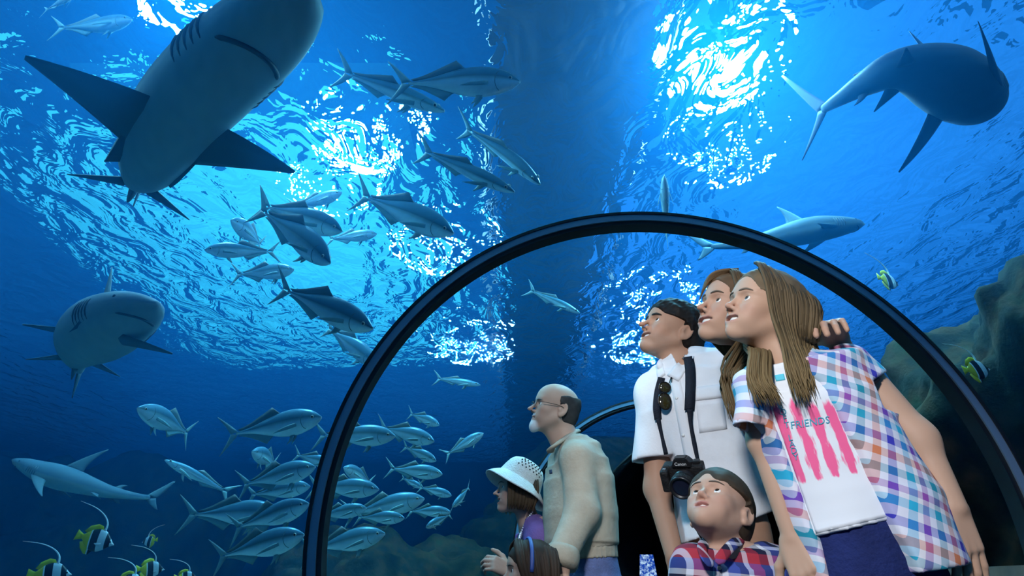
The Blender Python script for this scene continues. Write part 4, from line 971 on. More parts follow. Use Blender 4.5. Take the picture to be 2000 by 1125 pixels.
# camera hanging on the father's chest
def slr():
    c=P(1338,925,1.955); e=tag(empty('camera_slr',c),'black single lens reflex camera hanging on the man\'s chest','camera')
    fw=Vector((-.50,-.75,-.60)).normalized(); up=Vector((-.10,-.30,1)); up=(up-fw*up.dot(fw)).normalized(); rt=up.cross(fw)
    Rm=Matrix((rt,-fw,up)).transposed()   # local: x right, -y forward, z up
    RUB=noisy('camera_grip',[(.3,(.010,.010,.011)),(.7,(.022,.022,.024))],60,.55,.4,3,200)
    def put(o,loc=(0,0,0)): o.matrix_basis=Matrix.Translation(Rm@Vector(loc))@Rm.to_4x4(); return o
    b=put(box('body',(-.064,-.020,-.046),(.064,.022,.036),RUB,e,.008))
    bm=bmesh.new(); vs=[bm.verts.new(v) for v in ((-.034,-.026,.030),(.034,-.026,.030),(.038,.024,.030),(-.038,.024,.030),(-.018,-.024,.062),(.018,-.024,.062),(.020,.010,.060),(-.020,.010,.060))]
    for q in ((0,1,5,4),(1,2,6,5),(2,3,7,6),(3,0,4,7),(4,5,6,7),(3,2,1,0)): bm.faces.new([vs[i] for i in q])
    bmesh.ops.bevel(bm,geom=bm.edges[:],offset=.004,segments=2,affect='EDGES'); put(bm_obj('viewfinder_hump',bm,BLACKP,e))
    put(box('hand_grip',(-.072,-.040,-.046),(-.044,.014,.026),RUB,e,.009))
    def ringm(name,prof,m,par,n=40):
        V=[];Fq=[]
        for r,y in prof:
            for k in range(n): a=2*math.pi*k/n; V.append((r*math.cos(a),y,r*math.sin(a)))
        for i in range(len(prof)-1):
            for k in range(n): Fq.append((i*n+k,i*n+(k+1)%n,(i+1)*n+(k+1)%n,(i+1)*n+k))
        return link(name,mesh_np(name,np.array(V),np.array(Fq)),m,par)
    ln=ringm('lens',[(.0,-.018),(.034,-.018),(.036,-.024),(.036,-.046),(.0345,-.047),(.0345,-.050),(.037,-.052),(.037,-.082),(.0355,-.086),(.031,-.086),(.029,-.078),(0,-.078)],BLACKP,e); put(ln,(.004,0,-.008))
    gl=ringm('front_glass',[(0,-.0805),(.014,-.0800),(.029,-.0785)],principled('lens_glass',(.01,.008,.02),.05,0,.9),ln)
    for z in (-.030,-.060): pass
    rg=ringm('focus_ring',[(.0375,-.056),(.0385,-.058),(.0385,-.076),(.0375,-.078)],RUB,ln)
    put(box('mode_dial',(.034,-.012,.034),(.056,.010,.046),BLACKP,e,.004)); put(box('shutter_button',(-.060,-.032,.024),(-.050,-.022,.031),principled('steel',(.4,.4,.42),.3,.8),e,.002))
    # maker's name on the hump
    cu=bpy.data.curves.new('maker_name','FONT'); cu.body='Canon'; cu.size=.014; cu.align_x='CENTER'; cu.extrude=.0004
    ob=bpy.data.objects.new('tmp',cu); COL.objects.link(ob); dg=bpy.context.evaluated_depsgraph_get(); me=bpy.data.meshes.new_from_object(ob.evaluated_get(dg)); bpy.data.objects.remove(ob)
    o=link('maker_name',me,principled('white_print',(.8,.8,.8),.4),e); o.matrix_basis=Matrix.Translation(Rm@Vector((0,-.0275,.040)))@Rm.to_4x4()@Matrix.Rotation(math.radians(86),4,'X')
    ribbon('strap',[(1344,697),(1348,725),(1348,765),(1346,802)],[19,20,20,19],FBV,.004,STRAPM,e,20,.008)
    ribbon('strap',[(1292,738),(1286,765),(1283,795),(1285,820)],[14,16,16,14],FBV,.004,STRAPM,e,20,.008)
    ribbon('strap_end',[(1347,800),(1349,830),(1356,868),(1363,902)],[12,7,8,6],FBV,.004,STRAPM,e,20,.012)
    ribbon('strap_end',[(1285,818),(1292,850),(1300,885),(1308,918)],[9,6,8,6],FBV,.004,STRAPM,e,20,.012)
    return e
slr()
def sunglasses():
    h=hit(FBV,1300,775); dy=(h[0].y if h else 2.0)-.022; c=P(1298,770,dy); e=tag(empty('sunglasses',c),'dark sunglasses hooked on the white shirt collar','sunglasses')
    LENS=principled('smoked_lens',(.03,.025,.008),.06,0,.8); FR=principled('sunglass_frame',(.008,.008,.010),.2)
    for y,w_,hh in ((757,10,9),(784,11,14)):
        o=P(1298,y,dy); bm=bmesh.new(); bmesh.ops.create_uvsphere(bm,u_segments=20,v_segments=12,radius=1)
        s=1/500.0
        for v_ in bm.verts: v_.co=Vector((v_.co.x*w_*s,v_.co.y*.006,v_.co.z*hh*s*1.05))+o-c
        bm_obj('lens',bm,LENS,e,True)
        tubes('lens_rim',[([o+Vector((math.cos(a)*w_*s*1.02,-.003,math.sin(a)*hh*s*1.08)) for a in frange(0,6.2832,25)],[.0022]*25)],FR,e,6)
    tubes('temple_arm',[(spline([P(1307,748,dy),P(1312,738,dy+.01),P(1311,780,dy+.02)],14),[.002]*14)],FR,e,6); tubes('bridge',[(spline([P(1299,765,dy),P(1296,769,dy-.004),P(1299,773,dy)],8),[.0022]*8)],FR,e,6)
sunglasses()
# ======================================================= mother
def mother():
    D=1.60; hip=np.array((.99,1.84,.95)); root=person('smiling brown haired woman between the man and the girl',hip[0],hip[1]); yaw=50
    M=head_frame(P(1432,616,D-.02),68,18,-13,.99); a=ax_(yaw)
    nb=np.array(P(1475,676,D+.06)); 
    R=[(nb+np.array((.05,.06,-.01)),.070,.060,a),(nb+np.array((.11,.11,-.05)),.140,.080,a),(np.array((.97,1.80,1.20)),.15,.09,a),(np.array((.98,1.82,1.06)),.13,.09,a),(hip+np.array((0,0,.02)),.15,.10,a)]
    ls=R[1][0]+np.array((.10,-.08,-.02)); le=np.array((1.09,1.70,1.20)); lw=np.array((.835,1.408,1.420))
    rs=R[1][0]+np.array((-.08,.10,-.03)); re=np.array((.90,1.96,1.05)); rw=np.array((.86,1.86,.88))
    lo,hi=bounds([M.translation,ls,le,lw,rs,re,rw,hip],.16); lo[2]=hip[2]-.1
    f=Field(lo,hi,.0038); add_head(f,M,smile=1,open_=.9,fem=1,nose=.9)
    hb=np.array(M@Vector((-.028,0,-.035))); f.cone(hb,R[0][0],.045,.055,.03); f.rings([(c,w_*.82,h*.82,x) for c,w_,h,x in R],.03)
    f.chain([ls,le,lw],[.044,.036,.027],.03); hand(f,lw,Vector((-.56,-.78,.16)),Vector((-.05,.15,1)),.98,.28,.12,thumb_side=1,curls=(.42,.46,.48,.50))
    f.chain([rs,re,rw],[.044,.036,.027],.03)
    make_field_mesh('body',f,SKM,root,1,lambda V:skin_tint(V,M,(.47,.275,.19),lip=(.40,.13,.12),smile=1))
    add_eyes(root,M,(.07,.06,.04),(6,12)); add_brows(root,M,principled('brown_brow',(.08,.05,.03),.7),.9,.005,.021); add_teeth(root,M,TEETH,1)
    hair_cap(root,M,(.11,.065,.035),.014,lump=.003,seed=5,face=(.114,0,-.034),facer=(.080,.084,.112),nap=-.05)
    r=np.random.RandomState(5); ps=[]
    m_=lambda *p:np.array(M@Vector(p))
    for i in range(70):   # far side, behind the face
        t=.35+.65*i/69; s=-1
        ps.append([m_(.035-.10*t,.02,.132-.02*t),m_(.080-.13*t,s*.040,.112-.03*t),m_(.080-.15*t,s*.085,.045),m_(.045-.13*t,s*.098,-.05),np.array(P(1412+22*t,700,D+.10)),np.array(P(1412+26*t,748,D+.07)),np.array(P(1418+26*t+4*r.randn(),785+14*r.randn(),D+.04))])
    for i in range(170):   # visible left side: falls from the parting past the ear to the chest
        t=i/169; j=r.uniform(-1,1,3)*.006
        ps.append([m_(.060-.13*t,.012,.126-.02*t)+j,m_(.070-.15*t,.055,.098)+j,m_(.060-.15*t,.090,.03)+j,m_(.012-.11*t,.095,-.06)+j,np.array(P(1418+36*t,712+18*r.rand(),D+.03-.05*t))+j*2,np.array(P(1420+40*t,770,D+.0-.05*t))+j*2,np.array(P(1420+40*t,770,D+.0-.05*t))+j*2+np.array((.012*r.randn()*.5+.006,-.004,-.055-.03*r.rand()))])
    for i in range(70):   # swept fringe
        t=i/69; j=r.uniform(-1,1,3)*.003
        ps.append([m_(.045,.035-.01*t,.128),m_(.094-.004*t,.005-.02*t,.102-.02*t),m_(.098,-.030,.078-.03*t),m_(.085,-.062,.050-.04*t)])
    locks(root,ps,(.085,.050,.026),(.16,.105,.050),6,'hair_locks',.0042,5)
    f=Field(lo,hi,.007); f.rings(R[1:],.03); f.chain([ls,le,le*.6+lw*.4],[.058,.052,.05],.04); f.chain([rs,re],[.058,.05],.04); folds(f,.005,30,9)
    make_field_mesh('blouse',f,cloth('dark_blouse',(.05,.06,.09),.2),root,1)
    legs(root,hip,.15,.11,yaw,cloth('dark_trousers',(.03,.035,.05),.2),SHOE)
mother()
# ======================================================= girl
MADC=[(0,(.66,.68,.80)),(.09,(.02,.26,.36)),(.20,(.70,.68,.74)),(.30,(.62,.20,.10)),(.41,(.72,.72,.80)),(.50,(.05,.05,.45)),(.61,(.70,.70,.80)),(.73,(.03,.40,.62)),(.84,(.72,.70,.74)),(.91,(.28,.08,.38))]
def girl():
    D=1.38; yaw=8
    R=ring_px([(1532,702,.055,.050),(1545,716,.085,.062),(1558,740,.142,.082),(1580,805,.138,.094),(1620,895,.124,.090),(1655,975,.126,.092),(1684,1050,.138,.098),(1695,1085,.14,.098)],D,yaw)
    hip=np.array(P(1684,1030,D)); root=person('long haired girl in open plaid shirt over printed white tee',hip[0],hip[1])
    M=head_frame(P(1491,615,D),70,20,-13,.93)
    ls=P(1672,722,D+.02); le=P(1792,858,D-.02); lw=P(1862,992,D-.05); rs=P(1470,752,D+.01); re=P(1486,862,D+.03); rw=P(1546,1050,D+.01)
    lo,hi=bounds([M.translation,ls,le,lw,P(1900,1125,D-.06),rs,re,rw,P(1585,1150,D-.10),hip],.15)
    f=Field(lo,hi,.0034); add_head(f,M,smile=.7,open_=.9,fem=1,child=.35,nose=.85)
    hb=np.array(M@Vector((-.026,0,-.035))); f.cone(hb,R[0][0]+np.array((0,0,-.01)),.044,.050,.03); f.rings([(c,a*.85,b*.85,x) for c,a,b,x in R[1:]],.03)
    f.chain([np.array(ls),np.array(le),np.array(lw)],[.043,.039,.027],.03); hand(f,np.array(lw),P(1902,1105,D-.06)-lw,Vector((.15,-1,.15)),1.0,.22,.14,thumb_side=1)
    f.chain([np.array(rs),np.array(re),np.array(rw)],[.032,.027,.020],.03); hand(f,np.array(rw),P(1585,1150,D-.02)-rw,Vector((-.6,-.8,0)),.9,.35,.1,thumb_side=1)
    make_field_mesh('body',f,SKM,root,1,lambda V:skin_tint(V,M,(.48,.295,.205),lip=(.46,.20,.17),child=.35,smile=.7))
    add_eyes(root,M,(.08,.09,.09),(6,10)); add_brows(root,M,principled('fair_brow',(.13,.09,.06),.7),.8,.004,.021); add_teeth(root,M,TEETH,.7,.35)
    hair_cap(root,M,(.12,.085,.05),.014,lump=.002,seed=7,face=(.116,0,-.034),facer=(.082,.086,.114),nap=-.05)
    r=np.random.RandomState(11); ps=[]; m_=lambda *p:np.array(M@Vector(p))
    for i in range(300):   # near side sheet, parting to chest
        t=(i/299)**.9; j=r.uniform(-1,1,3)*.006; b=r.rand()
        base=np.array(P(1540+66*t,724,D-.115+.07*t))+j*2; end=base+np.array((.006*r.randn(),-.006+.004*r.randn(),-.045-.035*r.rand()))
        ps.append([m_(.072-.16*t,.006,.128-.035*t*t)+j,m_(.083-.17*t,.048,.104-.015*t)+j,m_(.076-.175*t,.088,.045)+j,m_(.040-.14*t,.100,-.040)+j,np.array(P(1528+62*t,672,D-.10+.09*t))+j,base,end])
    for i in range(110):   # back of the head
        t=i/109; j=r.uniform(-1,1,3)*.004
        ps.append([m_(-.055-.05*t,.03-.10*t,.118-.03*t)+j,m_(-.112,.06-.13*t,.05)+j,m_(-.112,.075-.14*t,-.05)+j,np.array(P(1585-50*t,690,D+.10))+j,np.array(P(1592-46*t,745,D+.115))+j,np.array(P(1600-44*t+5*r.randn(),775,D+.12))+j])
    for i in range(190):   # far side: behind the jaw, over the front of the shirt
        t=.30+.70*i/189; j=r.uniform(-1,1,3)*.006
        base=np.array(P(1444+60*t,738,D-.09))+j; end=base+np.array((.006*r.randn()+.006,-.010+.004*r.randn(),-.035-.035*r.rand()))
        ps.append([m_(.060-.13*t,-.008,.128-.03*t)+j,m_(.076-.15*t,-.055,.10)+j,m_(.060-.14*t,-.092,.03)+j,m_(.0-.09*t,-.090,-.06)+j,np.array(P(1452+50*t,690,D-.04))+j,base,end])
    locks(root,ps,(.052,.036,.024),(.19,.130,.060),8,'hair_locks',.0037,5,18)
    # tee
    f=Field(lo,hi,.006); f.rings(R[1:],.02); f.cone(np.array(R[2][0]),np.array(ls),.06,.045,.03); f.cone(np.array(R[2][0]),np.array(rs),.06,.042,.03); folds(f,.003,40,12)
    f.cone(hb,R[0][0]+np.array((-.004,-.02,-.012)),.050,.056,.003,'sub'); cutplane(f,(1590,1048),(1740,1012),D)
    tee=make_field_mesh('tee',f,cloth('white_jersey',(.74,.76,.80),.04,.05,160),root,1); bt=bvh_of(tee)
    # open plaid shirt
    Q=ring_px([(1540,712,.070,.064),(1557,738,.158,.094),(1588,810,.160,.112),(1634,900,.158,.116),(1682,995,.172,.122),(1716,1092,.166,.128),(1730,1130,.166,.128)],D+.005,yaw)
    f=Field(lo-.05,hi+.03,.006); f.rings(Q,.02); f.chain([np.array(P(1655,716,D+.02)),np.array(P(1716,778,D))],[.054,.060],.03); f.chain([np.array(P(1484,744,D)),np.array(P(1462,834,D-.02))],[.044,.040],.03)
    folds(f,.0085,30,14,(1,1,.25))
    O=ring_px([(1522,690,.050,.10),(1565,760,.070,.10),(1585,820,.080,.10),(1616,900,.090,.10),(1652,985,.088,.10),(1700,1090,.086,.10),(1722,1150,.086,.10)],D-.125,yaw); f.rings(O,.012,'sub')
    f.cone(hb,R[0][0],.062,.066,.003,'sub')
    cutplane(f,(1600,1140),(1856,1104),D)
    G=f.grid(); A=np.array(P(1660,770,D)); B=np.array(P(1712,738,D)); n=np.cross(B-A,(0,1.,0)); n/=np.linalg.norm(n); n=n if n[0]>0 else -n
    dd=(G-A.astype(np.float32))@n.astype(np.float32); xl=P(1668,742,D).x; f.D=np.where((G[...,0]>xl)&(G[...,2]>P(1690,800,D).z-.02),np.maximum(f.D,dd),f.D)
    A=np.array(P(1440,828,D-.03)); B=np.array(P(1485,836,D-.03)); n=np.cross(B-A,(0,1.,0)); n/=np.linalg.norm(n); n=n if n[2]<0 else -n
    dd=(G-A.astype(np.float32))@n.astype(np.float32); f.D=np.where(G[...,0]<P(1488,838,D-.03).x,np.maximum(f.D,dd),f.D); f.cone(np.array(P(1464,846,D-.02)),np.array(P(1470,815,D-.01)),.034,.028,.002,'sub')
    MAD=plaid('madras_plaid',MADC,[(q,c) for q,c in MADC],.165,math.radians(-20)); ov=make_field_mesh('plaid_shirt',f,MAD,root,1)
    tubes('sleeve_trim',[(spline([P(1663,776,D-.062),P(1690,758,D-.066),P(1714,740,D-.045)],10),[.006]*10)],principled('navy_trim',(.008,.008,.02),.8),root,8)
    # print on the tee
    m=principled('tee_print',(1,1,1),.85,0,.2); p=[n_ for n_ in m.node_tree.nodes if n_.type=='BSDF_PRINCIPLED'][0]
    uv=N(m,'ShaderNodeUVMap'); sx=N(m,'ShaderNodeSeparateXYZ'); L(m,uv.outputs[0],sx.inputs[0])
    ns=N(m,'ShaderNodeTexNoise'); ns.inputs['Scale'].default_value=9; ns.inputs['Detail'].default_value=5; mp=N(m,'ShaderNodeMapping'); mp.inputs['Scale'].default_value=(2.0,.7,1); L(m,uv.outputs[0],mp.inputs[0]); L(m,mp.outputs[0],ns.inputs['Vector'])
    mul=N(m,'ShaderNodeMath',operation='MULTIPLY'); mul.inputs[1].default_value=27; L(m,sx.outputs['X'],mul.inputs[0]); sn=N(m,'ShaderNodeMath',operation='SINE'); L(m,mul.outputs[0],sn.inputs[0])
    ma=N(m,'ShaderNodeMath',operation='MULTIPLY_ADD'); ma.inputs[1].default_value=.22; L(m,sn.outputs[0],ma.inputs[0]); L(m,ns.outputs[0],ma.inputs[2])
    vr=N(m,'ShaderNodeValToRGB'); L(m,sx.outputs['Y'],vr.inputs[0]); e=vr.color_ramp.elements; e[0].position=.02; e[0].color=(0,0,0,1); e[1].position=.98; e[1].color=(0,0,0,1)
    for q,c in ((.06,.45),(.16,.9),(.55,1.0),(.64,.75),(.70,0)): k=e.new(q); k.color=(c,c,c,1)
    m2=N(m,'ShaderNodeMath',operation='MULTIPLY'); L(m,ma.outputs[0],m2.inputs[0]); L(m,vr.outputs[0],m2.inputs[1])
    rp=N(m,'ShaderNodeValToRGB'); L(m,m2.outputs[0],rp.inputs[0]); e=rp.color_ramp.elements; e[0].position=.36; e[0].color=(.74,.76,.80,1); e[1].position=.50; e[1].color=(.85,.13,.30,1); L(m,rp.outputs[0],p.inputs['Base Color'])
    pr=patch('shirt_print',[(1496,762),(1640,752),(1738,1008),(1594,1042)],bt,.0006,m,tee,30,36)
    TEAL=principled('teal_ink',(.05,.33,.45),.85); pb=bvh_of(pr) if pr else bt
    lettering('print_lettering','FRIENDS',(1583,832),(20,-3.0),(-3.0,-20),bt,TEAL,tee,1.0,.0022)
    for k,ch in enumerate('SOFT LADY'):
        if ch!=' ': lettering('print_letter',ch,(1527+3.6*k,798+12.5*k),(17,-3),(-3,-17),bt,TEAL,tee,1.0,.0022)
    SPL=principled('teal_splash',(.10,.55,.72),.85); h=hit(bt,1524,738)
    patch('print_splash',[(1512,733),(1531,730),(1534,742),(1516,745)],bt,.001,SPL,tee,5,4)
    legs(root,hip,.128,.092,yaw,cloth('dark_blue_jeans',(.012,.022,.11),.25,.4,120),SHOE)
girl()
# ======================================================= boy
def boy():
    D=1.60; yaw=15
    R=ring_px([(1420,1062,.052,.046),(1424,1076,.085,.058),(1430,1096,.128,.072),(1434,1130,.138,.085),(1438,1200,.130,.088),(1440,1290,.130,.088)],D+.02,yaw)
    hip=np.array(P(1440,1290,D+.02)); root=person('small boy in red and navy plaid shirt looking up',hip[0],hip[1])
    M=head_frame(P(1402,1000,D),40,36,-2,.88)
    ls=P(1505,1108,D); rs=P(1352,1108,D+.03); le=ls+Vector((.05,.03,-.20)); re=rs+Vector((-.04,.03,-.20)); lw=le+Vector((.0,-.08,-.15)); rw=re+Vector((.0,-.08,-.15))
    lo,hi=bounds([M.translation,ls,le,lw,rs,re,rw,hip],.15)
    f=Field(lo,hi,.0034); add_head(f,M,smile=.1,open_=.55,child=1,nose=.9,jaw=.95)
    hb=np.array(M@Vector((-.028,0,-.035))); f.cone(hb,R[0][0],.046,.048,.03); f.rings([(c,a*.85,b*.85,x) for c,a,b,x in R[1:]],.03)
    for s_,e_,w_,th in ((ls,le,lw,-1),(rs,re,rw,1)):
        f.chain([np.array(s_),np.array(e_),np.array(w_)],[.036,.031,.024],.03); hand(f,np.array(w_),Vector((0,-.3,-1)),Vector((th*-.9,-.3,.2)),.68,.4,.1,thumb_side=th)
    make_field_mesh('body',f,SKM,root,1,lambda V:skin_tint(V,M,(.50,.30,.215),lip=(.46,.16,.15),child=1,smile=.1))
    add_eyes(root,M,(.035,.022,.014),(4,16)); add_brows(root,M,principled('boy_brow',(.07,.045,.03),.7),.75,.003,.021); add_teeth(root,M,TEETH,.0,1)
    hair_cap(root,M,(.050,.034,.022),.0135,lump=.0010,freq=190,seed=4,face=(.116,0,-.036),facer=(.070,.078,.074),nap=-.055)
    f=Field(lo,hi,.006); f.rings(R[1:],.02); f.chain([np.array(ls),np.array(le),np.array(le)*.3+np.array(lw)*.7],[.056,.050,.046],.03); f.chain([np.array(rs),np.array(re),np.array(re)*.3+np.array(rw)*.7],[.056,.050,.046],.03)
    folds(f,.004,40,21); f.cone(hb,R[0][0]+np.array((-.012,-.03,-.016)),.047,.036,.003,'sub')
    f.cone(R[0][0]+np.array((-.01,-.05,.0)),R[2][0]+np.array((-.02,-.075,.0)),.030,.004,.003,'sub')
    NAVY,RED,WHT_,BLU=(.012,.014,.04),(.38,.03,.05),(.62,.64,.72),(.05,.08,.34)
    BP=plaid('boy_plaid',[(0,RED),(.24,NAVY),(.42,WHT_),(.52,BLU),(.74,NAVY),(.90,WHT_)],[(0,NAVY),(.22,WHT_),(.34,BLU),(.58,RED),(.80,NAVY),(.92,WHT_)],.105,math.radians(-6))
    sh=make_field_mesh('plaid_shirt',f,BP,root,1); bv=bvh_of(sh); nb=R[0][0]
    for pts in ([P(1392,1106,D-.085),P(1376,1086,D-.075),P(1372,1066,D-.03),P(1390,1052,D+.04)],[P(1400,1100,D-.085),P(1424,1070,D-.070),P(1446,1052,D-.02),P(1440,1046,D+.045)]):
        tubes('collar',[(spline(pts,14),[.005]+[.013]*12+[.008],(np.array((0.2,-.8,.5)),.35))],BP,root,10)
    patch('placket',[(1392,1096),(1404,1094),(1410,1160),(1396,1162)],bv,.003,BP,sh,3,10)
    h=hit(bv,1405,1110)
    if h: eye_disc('button',h[0]+h[1]*.004,h[1],.005,principled('boy_button',(.45,.40,.32),.3),sh,Vector(root.location))
    legs(root,hip,.125,.09,yaw,cloth('boy_trousers',(.05,.06,.10),.2),SHOE,gap=.075)
boy()
# ======================================================= grandfather
def grandfather():
    D=2.82; yaw=62
    R=ring_px([(1106,860,.080,.066),(1112,872,.120,.078),(1120,890,.175,.098),(1124,915,.195,.122),(1127,945,.205,.140),(1130,1005,.200,.152),(1132,1052,.192,.150),(1136,1074,.178,.138),(1138,1092,.180,.140)],D,yaw)
    hip=np.array(P(1140,1098,D)); root=person('older balding man in tan jacket with glasses and goatee',hip[0],hip[1])
    M=head_frame(P(1083,801,D-.02),76,13,-8,1.03)
    ls=P(1130,900,D-.18); le=P(1132,1000,D-.20); lw=P(1100,1100,D-.30); rs=P(1098,905,D+.17); re=rs+Vector((-.02,.05,-.27)); rw=re+Vector((-.16,-.03,-.16))
    lo,hi=bounds([M.translation,ls,le,lw,rs,re,rw,hip],.17)
    f=Field(lo,hi,.0045); add_head(f,M,smile=0,nose=1.15,open_=0)
    f.frame(M); f.ell((.078,0,-.100),(.022,.022,.028),.012); f.frame(None)
    nb=np.array(P(1104,858,D+.01)); hb=np.array(M@Vector((-.025,0,-.035))); f.cone(hb,nb,.056,.066,.03); f.cone(np.array(M@Vector((.03,0,-.075))),nb+np.array((-.03,0,-.02)),.024,.034,.03)
    f.rings([(c,a*.82,b*.82,x) for c,a,b,x in R[1:]],.03)
    f.chain([np.array(ls),np.array(le),np.array(lw)],[.052,.042,.030],.03); hand(f,np.array(lw),Vector((-.25,-.2,-1)),Vector((-.3,-.9,.2)),1.0,.35,.1,thumb_side=1)
    f.chain([np.array(rs),np.array(re),np.array(rw)],[.052,.042,.030],.03); hand(f,np.array(rw),Vector((-.8,-.2,-.5)),Vector((-.3,.4,.9)),1.0,.35,.1,thumb_side=1)
    def goat(q): 
        g=np.clip((q[:,0]-.052)/.012,0,1)*np.clip((-.072-q[:,2])/.006,0,1)*np.clip((.034-np.abs(q[:,1]))/.008,0,1)*np.clip((q[:,2]+.136)/.006,0,1)
        ms=np.clip((q[:,0]-.074)/.006,0,1)*np.exp(-((q[:,2]+.048)/.0055)**4)*np.clip((.028-np.abs(q[:,1]))/.006,0,1); return np.maximum(g,ms*.85)
    make_field_mesh('body',f,SKM,root,1,lambda V:skin_tint(V,M,(.50,.32,.24),lip=(.36,.16,.14),beard=((.66,.66,.66),goat)))
    add_eyes(root,M,(.06,.05,.04),(0,6)); add_brows(root,M,principled('grey_brow',(.25,.23,.21),.7),1.0,.002,.019)
    hair_cap(root,M,(.045,.042,.042),.007,lump=.0015,freq=150,seed=8,nap=-.06,vox=.0045,bald=lambda q:np.maximum((q[...,2]-.068+.35*np.maximum(0,q[...,0]+.03)-.25*np.maximum(0,-.06-q[...,0]))*.8,(q[...,0]-.004)*.8))
    # spectacles
    WIRE=principled('spectacle_wire',(.10,.09,.08),.3,.8); org=Vector(root.location); g=tag(empty('spectacles',M@Vector((.10,0,.0))),'thin wire spectacles on the older man','spectacles')
    m_=lambda *p:M@Vector(p)
    for s in (-1,1):
        rim=[m_(.104,s*.033+.022*math.cos(a),.001+.016*math.sin(a)) for a in frange(0,6.2832,23)]; tubes('rim',[(rim,[.0013]*23)],WIRE,g,6)
        bm=bmesh.new(); vs=[bm.verts.new(q-Vector(g.location)) for q in rim[:-1]]; bm.faces.new(vs); 
        gm=bpy.data.materials.get('spectacle_glass')
        if gm is None:
            gm=mat('spectacle_glass'); o_=N(gm,'ShaderNodeOutputMaterial'); a_=N(gm,'ShaderNodeBsdfTransparent'); b_=N(gm,'ShaderNodeBsdfGlossy'); b_.inputs['Roughness'].default_value=.02; x_=N(gm,'ShaderNodeMixShader'); x_.inputs[0].default_value=.10; L(gm,a_.outputs[0],x_.inputs[1]); L(gm,b_.outputs[0],x_.inputs[2]); L(gm,x_.outputs[0],o_.inputs[0])
        bm_obj('lens',bm,gm,g)
        tubes('temple_arm',[(spline([m_(.103,s*.055,.005),m_(.06,s*.078,.008),m_(.0,s*.084,.010),m_(-.020,s*.085,.004)],14),[.0016]*14)],WIRE,g,6)
    tubes('bridge',[(spline([m_(.105,-.012,.005),m_(.110,0,.009),m_(.105,.012,.005)],8),[.0014]*8)],WIRE,g,6)
    # jacket
    TAN=cloth('tan_poplin',(.36,.31,.24),.10,.25,60,.7); f=Field(lo-.03,hi+.03,.0065); f.rings(R[1:8],.03)
    f.chain([np.array(ls)+np.array((0,.03,.01)),np.array(le)+np.array((.01,0,0)),np.array(lw)+np.array((.0,.01,.035))],[.078,.074,.062],.03)
    f.chain([np.array(rs),np.array(re),np.array(rw)],[.074,.07,.058],.03); f.cone(R[1][0],np.array(ls)+np.array((0,.03,.01)),.075,.075,.05)
    folds(f,.010,20,31,(1,1,.35)); folds(f,.0022,55,33,(1,1,.3)); f.cone(hb,nb+np.array((0,0,.01)),.064,.072,.003,'sub')
    A=np.array(lw)+np.array((-.02,-.03,-.015)); G=f.grid(); dn=np.array(lw)-np.array(le); dn/=np.linalg.norm(dn); dd=(G-A.astype(np.float32))@dn.astype(np.float32); near=np.sqrt(((G-np.array(lw,np.float32))**2).sum(-1))<.16
    f.D=np.where(near&(G[...,1]<D-.16),np.maximum(f.D,dd),f.D)
    jk=make_field_mesh('jacket',f,TAN,root,1); bv=bvh_of(jk)
    f=Field(lo,hi,.0065); f.rings([(R[7][0]+np.array((0,0,.01)),.178,.140,R[7][3]),(R[8][0],.176,.138,R[7][3])],.01)
    G=f.grid(); an=np.arctan2(G[...,1]-R[7][0][1],G[...,0]-R[7][0][0]); f.D=f.D+(.002*np.sin(an*110)).astype(np.float32); make_field_mesh('waistband',f,TAN,root,0)
    cf=[np.array(lw)+np.array((.006,.012,.055)),np.array(lw)+np.array((-.012,-.006,-.015))]
    tubes('cuff',[(spline(cf,6),[.060,.067,.069,.069,.067,.060])],TAN,root,18)
    tubes('collar',[(spline([P(1072,884,D-.09),P(1082,872,D-.12),P(1104,856,D-.085),P(1126,842,D+.01),P(1122,846,D+.08),P(1098,862,D+.12),P(1076,880,D+.02)],26),[.010]+[.019]*24+[.010],(np.array((0,0,1.)),.5))],TAN,root,10)
    patch('emblem',[(1073,918),(1078,917),(1079,925),(1074,926)],bv,.002,principled('navy_thread',(.01,.015,.05),.8),jk,3,3)
    legs(root,hip,.172,.135,yaw,cloth('blue_jeans',(.10,.13,.28),.25,.4,120),SHOE)
grandfather()
